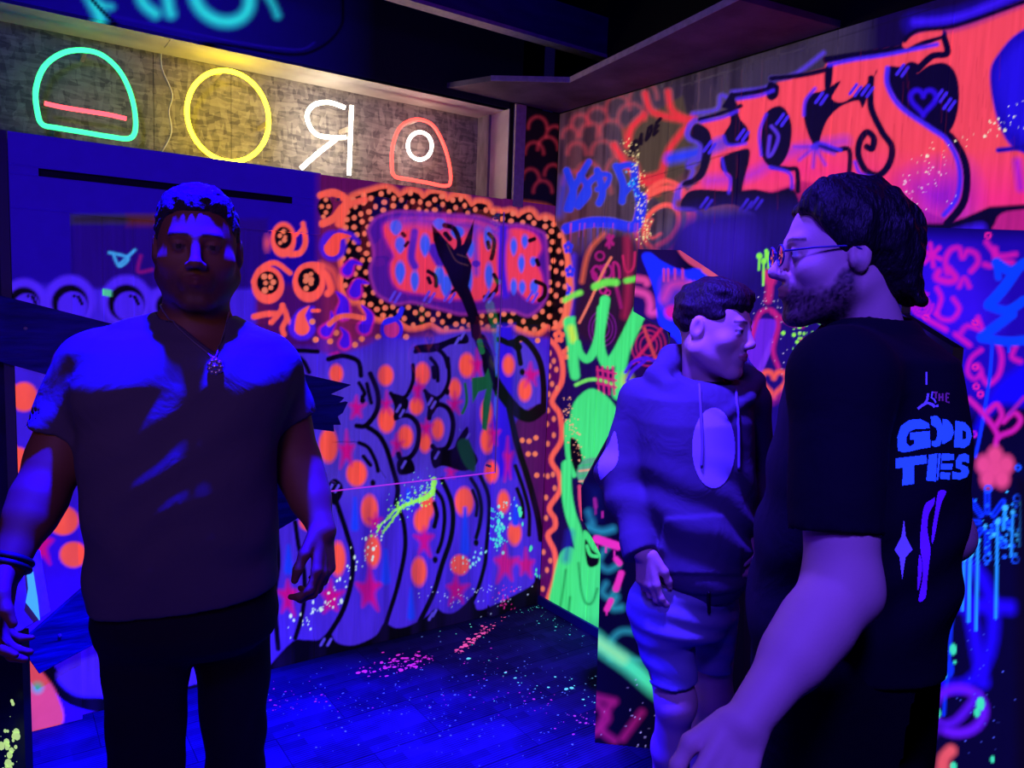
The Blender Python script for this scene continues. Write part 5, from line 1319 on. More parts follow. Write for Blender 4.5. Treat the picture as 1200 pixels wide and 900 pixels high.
# ---- man on the left in a v-neck shirt -------------------------------------
fA = turned(14); lA = HR * math.cos(math.radians(14)) + HF * math.sin(math.radians(14))
hA = Head(W(232, 293, 1.60), rot_axes(turned(20), -.02), 1.03, .008, .95)
D = 1.62
nbA = W(228, 392, 1.65)
armL = [W(98, 430, 1.60), W(66, 540, 1.56), W(8, 668, 1.44)]
armR = [W(326, 436, 1.72), W(349, 545, 1.74), W(378, 622, 1.66)]
hL = hand_prims(armL[2], W(-8, 760, 1.38) - W(8, 668, 1.44), lA + fA * .2, fA - UP * .1, 1.02, (.5, .55, .6, .7))
hR = hand_prims(armR[2], W(380, 690, 1.62) - W(378, 622, 1.66), -lA * .6 - fA * .75, fA - lA * .5, .98, (.75, .85, .95, 1.05), .04, .5)
def armA(P):
    d = smin(rc(P, armL[0], armL[1], .060, .053), rc(P, armL[1], armL[2], .053, .031), .03)
    d = smin(d, rc(P, armL[1] * .62 + armL[2] * .38, armL[1] * .5 + armL[2] * .5, .050, .046), .03)
    d = smin(d, prims(P, hL), .012)
    e = smin(rc(P, armR[0], armR[1], .056, .049), rc(P, armR[1], armR[2], .049, .030), .03)
    e = smin(e, rc(P, armR[1] * .7 + armR[2] * .3, armR[1] * .5 + armR[2] * .5, .045, .042), .03)
    return np.minimum(d, smin(e, prims(P, hR), .012))
neckA = (hA.out((0, -.022, -.05)), nbA)
legsA = [(W(172, 735, 1.60), W(172, 900, 1.58)), (W(272, 735, 1.72), W(276, 900, 1.74))]
SA = [sec(388, 165, 285, D, .075), sec(398, 128, 305, D, .100), sec(412, 108, 320, D, .118), sec(445, 100, 326, D, .140), sec(500, 104, 321, D, .150), sec(560, 108, 319, D, .155), sec(640, 115, 320, D, .155), sec(720, 117, 322, D, .150)]
def torsoA(P): return loft(P, SA, lA, fA, 2.5)
def bodyA(P):
    d = smin(hA.d(P), rc(P, neckA[0], neckA[1], .064, .072), .03)
    d = smin(d, rc(P, nbA + UP * -.02, W(120, 420, 1.62), .060, .050), .05); d = smin(d, rc(P, nbA + UP * -.02, W(312, 424, 1.68), .060, .050), .05)
    d = smin(d, torsoA(P) + .018, .03)
    d = smin(d, armA(P), .03)
    for a, b in legsA:
        f = np.array([b[0], b[1], .09]); d = smin(d, rc(P, a, b, .075, .055), .03); d = smin(d, rc(P, b, f, .055, .04), .03)
    return d
def colA(P):
    c = hA.colour(P, '#6c4530', '#5a2c28', '#0c0806', '#1c120e', .55, white='#5a4640')
    return c
lo, hi = bounds([hA.out((-.11, -.13, -.16)), hA.out((.11, .14, .14)), hA.out((.11, -.13, .14)), hA.out((-.11, .14, -.16))], .012)
lo[2] = nbA[2] - .09
boxesA = [(lo, hi, .0036)]
for c in (armL, armR):
    l2, h2 = bounds([c[0] * .45 + c[1] * .55, c[1], c[2], c[2] - UP * .17], .085); boxesA.append((l2, h2, .0042))
l2, h2 = bounds([W(100, 400, 1.62), W(330, 400, 1.7)], .14); l2[2] = .02; h2[2] = nbA[2] - .04
boxesA.append((l2, h2, .014))
manA = person('man in a dark v-neck tee with a chain necklace standing by the blue door', bodyA, boxesA, colA)
# hair
def hairA(P):
    q = hA.loc(P)
    d = ell(q, (0, -.016, .043), (.082, .098, .091))
    d = smin(d, ell(q, (0, .008, .088), (.062, .062, .040)), .02)
    d = d - .007 * (vnoise(q * 130, 3) - .5) - .006 * (vnoise(q * 55, 4) - .5)
    hl = np.where(q[:, 1] > .02, .062 - .25 * (np.abs(q[:, 0]) - .04).clip(0), .012 - .35 * (.02 - q[:, 1]))
    hl = np.interp(q[:, 1], [-.12, -.05, -.01, .03, .05, .08], [-.045, -.03, .0, .018, .062, .074])
    return smax(d, (hl - q[:, 2]), .008) * hA.s
lo, hi = bounds([hA.out((-.1, -.13, -.07)), hA.out((.1, .11, .16)), hA.out((.1, -.13, .16)), hA.out((-.1, .11, -.07))], .02)
field_mesh('hair', hairA, [(lo, hi, .0034)], plain('black_curly_hair', '#241c22', .7, noise=.3, scale=120, bump=.6, bscale=220), manA, it=0)
# shirt
slvL = (W(104, 428, 1.60), W(66, 512, 1.565)); slvR = (W(320, 432, 1.71), W(344, 492, 1.735))
hemA = W(220, 690, D); nhem = UP - lA * (.033 / .37)
VN = [(170, 300), (186, 354), (205, 376), (236, 402), (253, 414), (262, 398), (267, 362), (280, 300)]
def shirtA(P):
    d = torsoA(P)
    d = smin(d, rc(P, nbA + UP * -.012, W(126, 416, 1.62), .068, .058), .06); d = smin(d, rc(P, nbA + UP * -.012, W(308, 420, 1.68), .068, .056), .06)
    s1 = rc(P, slvL[0], slvL[1], .064, .062); s1 = smax(s1, plane_cut(P, slvL[1], slvL[1] - slvL[0]), .004)
    s1 = smax(s1, -smax(rc(P, slvL[0], slvL[1] + (slvL[1] - slvL[0]) * .3, .056, .056), -plane_cut(P, slvL[1] - (slvL[1] - slvL[0]) * .25, slvL[1] - slvL[0]), .004), .003)
    s2 = rc(P, slvR[0], slvR[1], .060, .056); s2 = smax(s2, plane_cut(P, slvR[1], slvR[1] - slvR[0]), .004)
    s2 = smax(s2, -smax(rc(P, slvR[0], slvR[1] + (slvR[1] - slvR[0]) * .4, .051, .050), -plane_cut(P, slvR[1] - (slvR[1] - slvR[0]) * .3, slvR[1] - slvR[0]), .004), .003)
    d = smin(d, s1, .035); d = smin(d, s2, .035)
    # chest and belly
    d = smin(d, ell(P, W(165, 455, 1.55), (.085, .06, .07)), .08); d = smin(d, ell(P, W(285, 455, 1.60), (.08, .06, .07)), .08)
    d = d + folds(P, UP + lA * .5, 38, .0020, 11) * np.clip((nbA[2] - .22 - P[:, 2]) / .2, 0, 1) + folds(P, UP - lA * .8, 55, .0018, 15)
    d = smax(d, -plane_cut(P, hemA, nhem), .004)
    d = smax(d, -smax(torsoA(P) + .012, plane_cut(P, hemA + nhem * .05, nhem), .004), .003)
    v = np.maximum(poly2(P, VN), depth_of(P) - 1.66)
    d = smax(d, -v, .004)
    neck = rc(P, neckA[0], neckA[1] + (neckA[1] - neckA[0]) * .1, .071, .079)
    return smax(d, -np.maximum(neck, nbA[2] - .055 - P[:, 2]), .006)
lo, hi = bounds([W(30, 400, 1.62), W(365, 400, 1.75), W(200, 705, 1.42), W(200, 705, 1.85), W(230, 365, 1.6)], .03)
tee = field_mesh('v_neck_shirt', shirtA, [(lo, hi, .0052)], cloth('charcoal_cotton', '#484450', .85, .3), manA)
tee['label'] = 'dark charcoal v-neck tee shirt'
def jeansA(P):
    d = loft(P, [sec(670, 124, 318, D, .138), sec(720, 121, 320, D, .142), sec(740, 126, 316, D, .125), sec(762, 150, 296, D + .02, .08)], lA, fA, 2.4)
    for (a, b), r0, r1 in zip(legsA, (.092, .088), (.070, .062)):
        f = np.array([b[0], b[1], .06]); k = b * .55 + f * .45
        d = smin(d, rc(P, a, b, r0, r1), .03); d = smin(d, rc(P, b, k, r1, r1 * .88), .02); d = smin(d, rc(P, k, f, r1 * .88, r1 * .86), .02)
    d = d + folds(P, UP + lA * .3, 40, .0018, 21)
    return smax(d, .055 - P[:, 2], .004)
lo, hi = bounds([W(100, 660, 1.62), W(345, 660, 1.75), W(200, 660, 1.4), W(200, 660, 1.9)], .03); lo[2] = .03
je = field_mesh('jeans', jeansA, [(lo, hi, .0075)], cloth('black_denim', '#15131c', .9, .2), manA); je['label'] = 'near-black jeans'
M_SHOE = plain('dark_shoe_leather', '#141218', .6)
for a, b in legsA: shoe(manA, b - fA * .05, fA, M_SHOE)
# chain and pendant, bracelet
M_SILV = plain('silver_chain', '#b0a8b8', .3, metal=.8)
Vt, Qt = ob_data[tee.name]; Vb, Qb = ob_data[manA.name]
bvA = BVHTree.FromPolygons([tuple(map(float, v)) for v in np.concatenate([Vt, Vb])], [tuple(map(int, q)) for q in np.concatenate([Qt, Qb + len(Vt)])])
def onto(px, py, bv, lift):
    r_ = Vector(ray(px, py)).normalized(); h = bv.ray_cast(Vector(CAM), r_)
    if h[0] is None: return W(px, py, 1.6)
    n_ = h[1] if h[1].dot(r_) < 0 else -h[1]
    return np.array(h[0] + n_ * lift)
ch = catmull([(189, 357), (200, 375), (220, 396), (240, 412), (252, 420), (258, 405), (263, 385), (266, 366)], 6)
ck = tube('necklace_chain', [onto(x, y, bvA, .004) for x, y in ch], .0016, M_SILV, manA, False, 6)
pc = onto(253, 431, bvA, .006)
bm = bmesh.new()
for k in range(9):
    a = 2 * math.pi * k / 9; bmesh.ops.create_uvsphere(bm, u_segments=8, v_segments=6, radius=.0055, matrix=Matrix.Translation(Vector(pc + lA * .011 * math.cos(a) + UP * .013 * math.sin(a))))
bmesh.ops.create_uvsphere(bm, u_segments=10, v_segments=8, radius=.009, matrix=Matrix.Translation(Vector(pc)))
pd = bmo('pendant', bm, M_SILV, manA, True)
wA = armL[2] * .93 + armL[1] * .07; dA = armL[2] - armL[1]; dA = dA / np.linalg.norm(dA); e1 = np.cross(dA, UP); e1 /= np.linalg.norm(e1); e2 = np.cross(dA, e1)
for k in (0, 1): tube('bracelet', [wA + dA * (.012 * k - .004) + (e1 * math.cos(t_) + e2 * math.sin(t_)) * .036 for t_ in np.linspace(0, 2 * math.pi, 24)[:-1]], .0065, plain('dark_band_rubber', '#101020', .5), manA, True, 8)

# ---- boy in hoodie and shorts ---------------------------------------------
fB = turned(22); lB = HR * math.cos(math.radians(22)) + HF * math.sin(math.radians(22))
hB = Head(W(836, 384, 2.0), rot_axes(turned(54), -.10), 1.02, .011, .7, .0095)
DB = 2.02
nbB = W(824, 448, 2.06)
slB = [W(750, 468, 2.02), W(724, 556, 2.02), W(752, 648, 1.90)]
srB = [W(880, 470, 2.12), W(888, 550, 2.16), W(874, 630, 2.02)]
hdB = hand_prims(W(756, 648, 1.90), W(762, 705, 1.89) - W(756, 648, 1.90), -fB * .3 + lB * .9, fB + lB * .35, .86, (.5, .6, .75, .9), .04, .5, .55)
hdB2 = hand_prims(srB[2], W(868, 690, 1.96) - srB[2], -lB, fB, .82, (.7, .8, .9, 1.0))
lgB = [(W(772, 712, 2.0), W(791, 822, 1.97)), (W(836, 712, 2.07), W(835, 815, 2.14))]
ankB = [np.array([*(lgB[0][1] + HF * .10 + HR * .015)[:2], .09]), np.array([*(lgB[1][1] + HF * .06)[:2], .09])]
SB = [sec(444, 778, 866, DB, .060), sec(452, 759, 878, DB, .080), sec(464, 744, 887, DB, .102), sec(490, 738, 892, DB, .122), sec(540, 738, 892, DB, .130), sec(600, 744, 889, DB, .132), sec(650, 752, 882, DB, .128), sec(684, 762, 872, DB, .118), sec(700, 768, 866, DB, .112)]
def torsoB(P): return loft(P, SB, lB, fB, 2.4)
def bodyB(P):
    d = smin(hB.d(P), rc(P, hB.out((0, -.024, -.05)), nbB, .052, .056), .03)
    d = smin(d, torsoB(P) + .03, .03)
    for c, h_ in ((slB, hdB), (srB, hdB2)):
        e = smin(rc(P, c[0], c[1], .040, .035), rc(P, c[1], c[2], .036, .023), .02); d = smin(d, smin(e, prims(P, h_), .010), .02)
    for (a, b), f in zip(lgB, ankB):
        k = b * .6 + f * .4
        d = smin(d, rc(P, a, b, .070, .048), .03); d = smin(d, rc(P, b, k, .048, .046), .02); d = smin(d, rc(P, k - HF * -.012, f, .047, .030), .03)
        d = smin(d, ell(P, b + fB * .010, (.038, .038, .05)), .04)
    return d
def colB(P): return hB.colour(P, '#e0b49c', '#b8605c', '#2a1a14', None, gaze=.002)
lo, hi = bounds([hB.out((-.11, -.13, -.15)), hB.out((.11, .14, .14)), hB.out((.11, -.13, .14)), hB.out((-.11, .14, -.15))], .012); lo[2] = nbB[2] - .05
bxB = [(lo, hi, .0036)]
l2, h2 = bounds([slB[2] + UP * .05, slB[2] - UP * .15], .07); bxB.append((l2, h2, .0036))
l2, h2 = bounds([W(735, 690, 2.0), W(870, 690, 2.12)], .12); l2[2] = .04; h2[2] = lgB[0][0][2]; bxB.append((l2, h2, .0055))
l2, h2 = bounds([W(735, 450, 2.0), W(895, 450, 2.12)], .12); l2[2] = lgB[0][0][2] - .02; h2[2] = nbB[2] - .03; bxB.append((l2, h2, .013))
boy = person('boy in a grey hoodie and shorts looking to the right', bodyB, bxB, colB)
def hairB(P):
    q = hB.loc(P)
    d = ell(q, (0, -.016, .041), (.0805, .099, .088)); d = smin(d, ell(q, (0, .026, .086), (.060, .062, .036)), .03)
    st = vnoise(q * np.array([70, 22, 60]), 7); d = d - .012 * (st - .5) - .010 * (vnoise(q * 30, 8) - .5)
    hl = np.interp(q[:, 1], [-.12, -.06, -.02, .01, .03, .055, .09], [-.070, -.062, -.030, .004, .020, .046, .052]) - .012 * vnoise(q * np.array([60, 60, 0]), 9)
    ear = ell(np.stack([np.abs(q[:, 0]), q[:, 1], q[:, 2]], 1), (.085, -.006, -.002), (.022, .022, .034))
    return smax(smax(d, hl - q[:, 2], .006), -ear, .006) * hB.s
lo, hi = bounds([hB.out((-.1, -.13, -.09)), hB.out((.1, .12, .15)), hB.out((.1, -.13, .15)), hB.out((-.1, .12, -.09))], .02)
field_mesh('hair', hairB, [(lo, hi, .0034)], plain('dark_brown_hair', '#1c1210', .6, noise=.3, scale=90, bump=.6, bscale=160, stretch=(1, 1, .3)), boy, it=0)
def teeB(P):
    d = smin(torsoB(P) + .016, rc(P, nbB - UP * .02, nbB + UP * .022, .066, .060), .03)
    return smax(d, P[:, 2] - (nbB[2] + .008), .003)
lo, hi = bounds([nbB], .13); lo[2] = nbB[2] - .12; hi[2] = nbB[2] + .04
ub = field_mesh('undershirt', teeB, [(lo, hi, .006)], cloth('black_cotton', '#0a090d', .9, .1), boy, keep=True); ub['label'] = 'black undershirt at the collar'
PKT = [(778, 606), (848, 602), (872, 640), (870, 676), (782, 674), (768, 652)]
hoodpts = [(W(770, 442, 1.99), .030), (W(788, 420, 2.10), .036), (W(818, 416, 2.18), .042), (W(860, 424, 2.19), .036), (W(886, 446, 2.10), .022), (W(878, 466, 1.99), .015), (W(850, 486, 1.915), .010)]
hoodpts2 = [(W(770, 442, 1.99), .030), (W(788, 454, 1.93), .019), (W(818, 472, 1.905), .013), (W(848, 486, 1.912), .010)]
hemB = W(815, 690, DB)
def hoodieB(P):
    d = torsoB(P)
    d = smin(d, rc(P, nbB - UP * .045, slB[0], .060, .050), .05); d = smin(d, rc(P, nbB - UP * .045, srB[0], .060, .046), .05)
    s1 = smin(rc(P, slB[0], slB[1], .053, .053), rc(P, slB[1], slB[2], .053, .038), .03)
    s1 = s1 + folds(P, slB[2] - slB[1], 170, .0040, 31, .5) * np.clip((slB[0][2] - .06 - P[:, 2]) / .1, 0, 1)
    s1 = smax(s1, plane_cut(P, slB[2] - UP * .0, slB[2] - slB[1]), .006)
    cuf = smax(rc(P, slB[1], slB[2], .05, .040), np.abs(plane_cut(P, slB[2] - (slB[2] - slB[1]) * .11, slB[2] - slB[1])) - .022, .004)
    s1 = smin(s1, cuf, .004)
    s2 = smin(rc(P, srB[0], srB[1], .052, .048), rc(P, srB[1], srB[2], .048, .036), .03)
    s2 = smax(s2, plane_cut(P, srB[2], srB[2] - srB[1]), .006)
    d = smin(d, s1, .03); d = smin(d, s2, .03)
    pk = poly2(P, PKT); front = depth_of(P) < 1.99
    d = d - .007 * np.clip(-pk / .006, 0, 1) * front
    d = d + folds(P, UP + lB * .4, 55, .004, 33) * np.clip((nbB[2] - .15 - P[:, 2]) / .2, 0, 1)
    rib = np.clip((hemB[2] + .045 - P[:, 2]) / .01, 0, 1); d = d + .006 * rib
    hd = None
    for L in (hoodpts, hoodpts2):
        for (a, r1), (b, r2) in zip(L[:-1], L[1:]):
            e = rc(P, a, b, r1, r2); hd = e if hd is None else smin(hd, e, .02)
    hd = smin(hd, ell(P, W(815, 448, 2.21), (.10, .07, .07)), .04)
    d = smin(d, hd, .016)
    nk = rc(P, nbB - UP * .12 + fB * .02, hB.out((0, -.01, -.06)), .070, .060)
    d = smax(d, -np.maximum(nk, nbB[2] - .05 - P[:, 2]), .008)
    return smax(d, -plane_cut(P, hemB, UP), .005)
lo, hi = bounds([W(690, 410, 2.0), W(905, 410, 2.2), W(800, 700, 1.82), W(800, 700, 2.3)], .03)
hoo = field_mesh('hoodie', hoodieB, [(lo, hi, .0050)], cloth('grey_fleece', '#544c62', .92, .3, 300), boy); hoo['label'] = 'dark grey pullover hoodie with a pale chest print'
M_PRT = plain('pale_lilac_print', '#b8a8dc', .7)
shield = [(836 + 25 * math.cos(t_), 525 + 47 * math.sin(t_)) for t_ in np.linspace(0, 2 * math.pi, 40)[:-1]]
decal('chest_print', [(shield, [])], hoo, M_PRT, hoo)
decal('sleeve_print', [([tuple(p) for p in catmull([(721,505),(714,520),(704,536),(701,548),(704,562),(711,556),(722,545),(725,530)], 5, True)], [])], hoo, M_PRT, hoo)
Vh, Qh = ob_data[hoo.name]; bvB = BVHTree.FromPolygons([tuple(map(float, v)) for v in Vh], [tuple(map(int, q)) for q in Qh])
M_CORD = plain('lilac_cord', '#7a6c94', .8)
for pp in ([(819, 452), (820, 480), (822, 520), (821, 547)], [(861, 458), (863, 485), (864, 520), (864, 550)]):
    tube('drawstring', [onto(x, y, bvB, .005) for x, y in catmull(pp, 6)], .0038, M_CORD, hoo, False, 6)
hb = [(W(788, 795, 1.97), UP - lB * .10), (W(834, 783, 2.09), UP)]
def shortsB(P):
    d = loft(P, [sec(672, 745, 866, DB, .112), sec(700, 738, 863, DB, .115), sec(722, 737, 862, DB, .115), sec(738, 742, 858, DB, .10)], lB, fB, 2.3)
    l1 = rc(P, W(771, 712, 1.99), W(790, 800, 1.965), .083, .062); l1 = smax(l1, -plane_cut(P, *hb[0]), .003)
    l1 = smax(l1, -np.maximum(rc(P, lgB[0][0], lgB[0][1] - UP * .05, .075, .054), plane_cut(P, hb[0][0] + UP * .03, UP)), .003)
    l2_ = rc(P, W(833, 712, 2.06), W(834, 795, 2.10), .076, .050); l2_ = smax(l2_, -plane_cut(P, *hb[1]), .003)
    l2_ = smax(l2_, -np.maximum(rc(P, lgB[1][0], lgB[1][1] - UP * .05, .07, .044), plane_cut(P, hb[1][0] + UP * .03, UP)), .003)
    d = smin(smin(d, l1, .018), l2_, .018)
    return d + folds(P, UP + lB * .25, 120, .0018, 41) 
lo, hi = bounds([W(725, 670, 2.0), W(870, 670, 2.1), W(800, 810, 1.8), W(800, 810, 2.25)], .03)
sh = field_mesh('shorts', shortsB, [(lo, hi, .0050)], cloth('grey_cotton', '#8d88a4', .9, .2), boy); sh['label'] = 'grey cotton shorts with rolled hems'
Vs, Qs = ob_data[sh.name]; bvS = BVHTree.FromPolygons([tuple(map(float, v)) for v in np.concatenate([Vs, Vh])], [tuple(map(int, q)) for q in np.concatenate([Qs, Qh + len(Vs)])])
tube('waist_cord', [onto(830, y, bvS, .004) for y in (693, 700, 708, 717)], .0045, M_BLACK, sh, False, 6)
for a in ankB: shoe(boy, a - fB * .03, fB, M_SHOE)

# ---- man on the right in a black tee ---------------------------------------
fC = -HR * math.cos(math.radians(16)) + HF * math.sin(math.radians(16))       # faces left, slightly away
lC = np.array([fC[1], -fC[0], 0]); lC = lC if lC @ HF < 0 else -lC            # his left side, towards the viewer
hC = Head(W(983, 300, 1.33), rot_axes(-HR * math.cos(math.radians(7)) + HF * math.sin(math.radians(7)), -.04), 1.0, 0.0, .92)
DC = 1.36
nbC = W(1018, 405, 1.36)
aC = [W(982, 440, 1.16), W(987, 690, 1.12), W(872, 850, 1.00)]
aC2 = [W(1066, 450, 1.50), W(1110, 628, 1.50), W(1030, 690, 1.60)]
hdC = hand_prims(aC[2], W(838, 940, .95) - aC[2], UP * -.2 + HF * .9, -HR * .6 + HF * .3 + UP * .5, 1.0, (.35, .45, .55, .65), .08, .3)
lgC = [(W(965, 790, 1.28), 1), (W(1010, 790, 1.46), 1)]
SC = [sec(388, 978, 1058, DC, .070), sec(400, 958, 1085, DC, .120), sec(416, 942, 1108, DC, .165), sec(445, 928, 1112, DC, .180), sec(490, 918, 1118, DC, .185), sec(545, 908, 1118, DC, .180), sec(600, 898, 1112, DC, .176), sec(660, 888, 1106, DC, .172), sec(720, 882, 1094, DC, .170), sec(800, 880, 1084, DC, .168)]
def torsoC(P): return loft(P, SC, fC, lC, 2.4)
def bodyC(P):
    d = smin(hC.d(P), rc(P, hC.out((0, -.03, -.05)), nbC, .056, .066), .03)
    d = smin(d, torsoC(P) + .036, .03)
    e = smin(rc(P, aC[0], aC[1], .060, .052), rc(P, aC[1], aC[2], .052, .029), .03)
    e = smin(e, rc(P, aC[1] * .7 + aC[2] * .3, aC[1] * .5 + aC[2] * .5, .048, .042), .03)
    d = smin(d, smin(e, prims(P, hdC), .012), .03)
    e = smin(rc(P, aC2[0], aC2[1], .055, .046), rc(P, aC2[1], aC2[2], .046, .034), .03); d = smin(d, e, .03)
    for a, _ in lgC:
        d = smin(d, rc(P, a, np.array([a[0], a[1], .08]), .08, .045), .03)
    return d
def colC(P): return hC.colour(P, '#d8ac98', '#a8605c', '#241812', '#120b0a', .93)
lo, hi = bounds([hC.out((-.11, -.13, -.16)), hC.out((.11, .15, .14)), hC.out((.11, -.13, .14)), hC.out((-.11, .15, -.16))], .012); lo[2] = nbC[2] - .05
bxC = [(lo, hi, .0034)]
l2, h2 = bounds([aC[0] * .5 + aC[1] * .5, aC[1], aC[2], hdC[2][1], W(800, 960, .93)], .07); bxC.append((l2, h2, .0042))
l2, h2 = bounds([aC2[1], aC2[2], aC2[0] * .3 + aC2[1] * .7], .07); bxC.append((l2, h2, .006))
l2, h2 = bounds([W(900, 700, 1.36), W(1110, 700, 1.36)], .16); l2[2] = .03; h2[2] = nbC[2] - .03; bxC.append((l2, h2, .014))
manC = person('bearded man in a black printed tee and glasses facing left', bodyC, bxC, colC)
def hairC(P):
    q = hC.loc(P); ax_ = np.abs(q[:, 0])
    d = ell(q, (0, -.026, .040), (.086, .106, .094)); d = smin(d, ell(q, (0, -.002, .088), (.066, .070, .040)), .03)
    d = smin(d, ell(q, (0, -.092, -.010), (.068, .040, .066)), .03)
    for k in range(7):
        a0 = -.9 + .3 * k; d = smin(d, rc(q, (.06 * math.sin(a0), -.105 - .012 * (k % 2), -.05), (.068 * math.sin(a0), -.118 - .010 * (k % 3), -.080), .014, .004), .012)
    d = d - .022 * (vnoise(q * np.array([30, 20, 16]), 17) - .5) - .010 * (vnoise(q * np.array([90, 50, 36]), 18) - .5)
    hl = np.interp(q[:, 1], [-.14, -.09, -.05, -.02, .0, .02, .04, .06, .085], [-.09, -.085, -.060, -.020, -.004, .008, .034, .066, .084]) - .010 * vnoise(q * np.array([50, 50, 0]), 19)
    ear = ell(np.stack([ax_, q[:, 1], q[:, 2]], 1), (.086, -.008, -.010), (.020, .017, .024))
    return smax(smax(d, hl - q[:, 2], .008), -ear, .006) * hC.s
lo, hi = bounds([hC.out((-.11, -.15, -.1)), hC.out((.11, .13, .17)), hC.out((.11, -.15, .17)), hC.out((-.11, .13, -.1))], .02)
field_mesh('hair', hairC, [(lo, hi, .0034)], plain('dark_wavy_hair', '#120c10', .55, noise=.3, scale=80, bump=.7, bscale=140, stretch=(1, 1, .3)), manC, it=0)
slC = (W(985, 442, 1.17), W(978, 624, 1.135)); slC2 = (W(1066, 446, 1.50), W(1098, 612, 1.50))
def teeC(P):
    d = torsoC(P)
    d = smin(d, rc(P, nbC - UP * .02, slC[0], .070, .070), .07); d = smin(d, rc(P, nbC - UP * .02, slC2[0], .070, .066), .07)
    s1 = smax(rc(P, slC[0], slC[1], .074, .068), plane_cut(P, slC[1], slC[1] - slC[0] + HR * .012), .004)
    s1 = smax(s1, -np.maximum(rc(P, slC[0], slC[1] - UP * .05, .063, .061), -plane_cut(P, slC[1] + UP * .05, -UP)), .003)
    s2 = smax(rc(P, slC2[0], slC2[1], .066, .064), plane_cut(P, slC2[1], slC2[1] - slC2[0]), .004)
    d = smin(smin(d, s1, .04), s2, .03)
    d = d + folds(P, UP + fC * .5, 45, .004, 51) * np.clip((nbC[2] - .1 - P[:, 2]) / .2, 0, 1)
    d = smax(d, -np.maximum(rc(P, hC.out((0, -.03, -.05)), nbC, .064, .076), nbC[2] - .03 - P[:, 2]), .006)
    return smax(d, W(980, 755, DC)[2] - P[:, 2], .005)
lo, hi = bounds([W(870, 385, 1.36), W(1150, 385, 1.36), W(1000, 770, 1.03), W(1000, 770, 1.66), slC[0] - HF * .1, slC2[0] + HF * .1], .03)
tc_ = field_mesh('printed_tee', teeC, [(lo, hi, .0056)], cloth('black_jersey', '#100e1a', .9, .25), manC); tc_['label'] = 'black tee with blue lettering on the back'
def trouC(P):
    d = loft(P, [sec(735, 886, 1088, DC, .158), sec(800, 884, 1084, DC, .16), sec(860, 888, 1080, DC, .155), sec(900, 895, 1075, DC, .14)], fC, lC, 2.3)
    for a, _ in lgC:
        k = np.array([a[0], a[1], .48]); f = np.array([a[0], a[1], .05])
        d = smin(d, rc(P, a, k, .095, .075), .03); d = smin(d, rc(P, k, f, .075, .065), .02)
    return smax(d, .05 - P[:, 2], .004)
lo, hi = bounds([W(870, 730, 1.36), W(1100, 730, 1.36), W(980, 730, 1.12), W(980, 730, 1.6)], .04); lo[2] = .03
tr_ = field_mesh('trousers', trouC, [(lo, hi, .009)], cloth('black_twill', '#09080e', .9, .2), manC); tr_['label'] = 'black trousers'
for a, _ in lgC: shoe(manC, a - fC * .05, fC, M_SHOE)
# print on the back of the tee
M_PB = glowmat('blue_shirt_ink', '#2c58ff', .55); M_PV = glowmat('violet_shirt_ink', '#5a14f0', .5); M_PP = plain('pink_shirt_ink', '#d07090', .6); M_PL = glowmat('lilac_shirt_ink', '#6a4cf0', .4)
G_ = [tuple(p) for p in [(1052,528),(1051,512),(1055,499),(1065,492),(1078,491),(1088,496),(1089,502),(1071,503),(1065,506),(1062,512),(1062,519),(1066,523),(1071,520),(1071,515),(1066,515),(1066,507),(1089,505),(1090,524),(1078,526),(1066,529),(1058,530)]]
O1 = [(1090,488),(1097,487),(1101,491),(1104,500),(1104,512),(1101,522),(1096,524),(1091,522),(1091,517),(1096,516),(1098,509),(1097,502),(1091,498)]
O2 = [(1104,491),(1110,492),(1115,498),(1117,507),(1114,515),(1106,520),(1103,520)]
D_ = [(1119,493),(1130,495),(1136,502),(1138,511),(1135,521),(1129,525),(1117,524)]
Dh = [(1127,504),(1131,506),(1131,514),(1127,515)]
T_ = [(1049,537),(1085,533),(1086,543),(1071,545),(1071,567),(1057,569),(1058,548),(1049,549)]
I_ = [(1088,533),(1098,531),(1096,564),(1085,563)]
I2 = [(1099,531),(1102,531),(1099,562),(1097,563)]
E_ = [(1103,531),(1117,532),(1117,539),(1103,540),(1103,543),(1116,543),(1115,550),(1102,550),(1102,553),(1113,554),(1112,562),(1101,561)]
S_ = [(1119,540),(1123,533),(1130,531),(1135,534),(1135,543),(1130,541),(1126,541),(1126,544),(1133,547),(1135,553),(1132,559),(1124,562),(1115,561),(1115,552),(1122,554),(1126,553),(1125,550),(1119,548)]
decal('back_lettering', [(G_, []), (O1, []), (O2, []), (D_, [Dh]), (T_, []), (I_, []), (I2, []), (E_, []), (S_, [])], tc_, M_PB, tc_)
small = [band([(1100,461),(1100,470)], 2), band([(1104,461),(1104,470)], 2), band([(1100,465.5),(1104,465.5)], 2), band([(1108,461),(1108,471)], 2), band([(1108,461),(1112,461.5)], 1.8), band([(1108,466),(1111,466)], 1.6), band([(1108,471),(1112,471.5)], 1.8), band([(1093,460),(1098,460)], 2), band([(1096,460),(1096,467)], 1.6)]
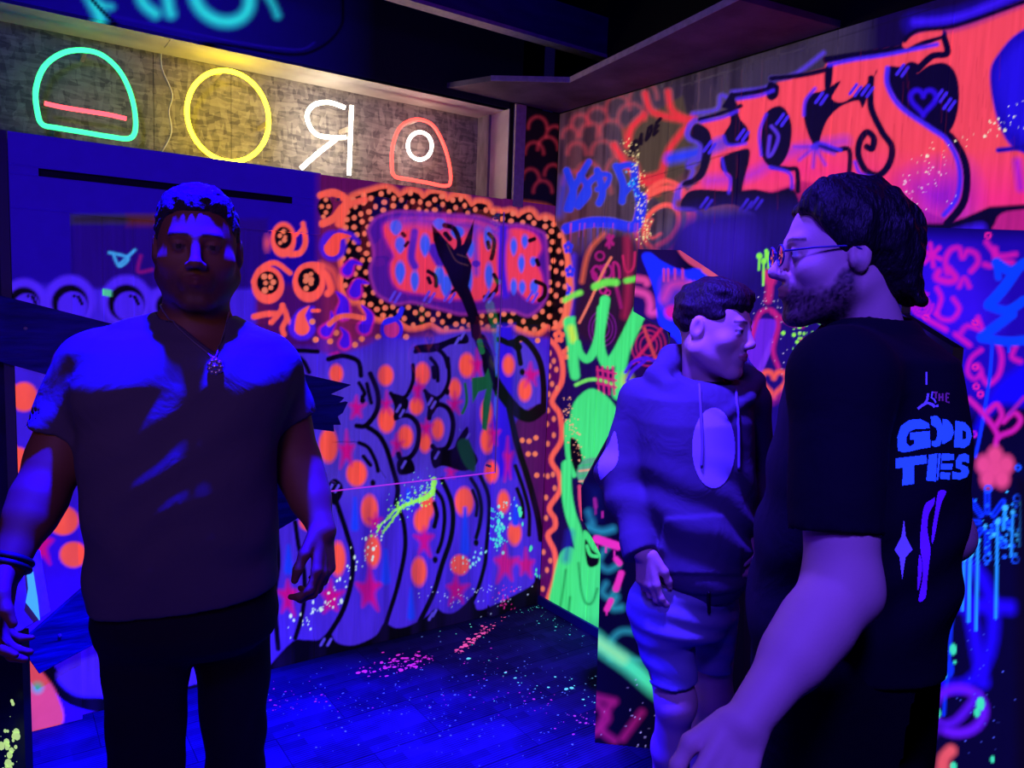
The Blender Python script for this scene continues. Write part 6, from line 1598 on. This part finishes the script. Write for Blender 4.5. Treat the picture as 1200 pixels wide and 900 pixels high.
decal('small_lettering', [(s_, []) for s_ in small], tc_, M_PP, tc_, .5)
drip = [band([(1085,436),(1085,451)], 2.4), band([(1087,461),(1086,468),(1083,473)], 2.6), band([(1075,479),(1080,475),(1086,472),(1092,474),(1095,477)], 3), band([(1092,459),(1091,466),(1094,468),(1096,472)], 1.8), [(1096,475),(1099,474),(1099,477),(1096,477)]]
decal('drip_print', [(s_, []) for s_ in drip], tc_, M_PL, tc_, .5)
star_ = [(1059,608),(1061,628),(1069,644),(1061,653),(1057,679),(1054,653),(1048,644),(1056,628)]
decal('star_print', [(star_, [])], tc_, M_PL, tc_, .6)
wav = [[(1083,592),(1093,584),(1095,582),(1094,590),(1088,602),(1086,618),(1088,632),(1090,645),(1088,662),(1086,680),(1084,700),(1076,704),(1080,680),(1081,662),(1078,640),(1079,615)], [(1099,576),(1108,576),(1103,588),(1099,604),(1096,622),(1092,638),(1092,620),(1095,600)], [(1077,650),(1080,660),(1079,676),(1075,692),(1075,672)]]
decal('wave_print', [([tuple(p) for p in catmull(w_, 4, True)], []) for w_ in wav], tc_, M_PV, tc_, .7)
# glasses
M_FR = plain('violet_spectacle_frame', '#3a2a80', .4)
for s_ in (-1, 1):
    ring_ = [hC.out((s_ * .033 + .023 * math.cos(t_), .108 - .06 * abs(.023 * math.cos(t_)), .0 + .018 * math.sin(t_))) for t_ in np.linspace(0, 2 * math.pi, 26)[:-1]]
    g_ = tube('glasses_rim', ring_, .0018, M_FR, manC, True, 6)
    tube('glasses_temple', [hC.out(p) for p in ((s_ * .056, .106, .006), (s_ * .074, .06, .010), (s_ * .080, .0, .012), (s_ * .081, -.02, .002))], .0017, M_FR, manC, False, 6)
    c0_ = len(ring_); lens = mesh('glasses_lens', [hC.out((s_ * .033, .1065, 0))] + ring_, [(0, k + 1, (k + 1) % c0_ + 1) for k in range(c0_)], M_AC, manC)
tube('glasses_bridge', [hC.out(p) for p in ((-.010, .1075, .004), (0, .110, .007), (.010, .1075, .004))], .0017, M_FR, manC, False, 6)
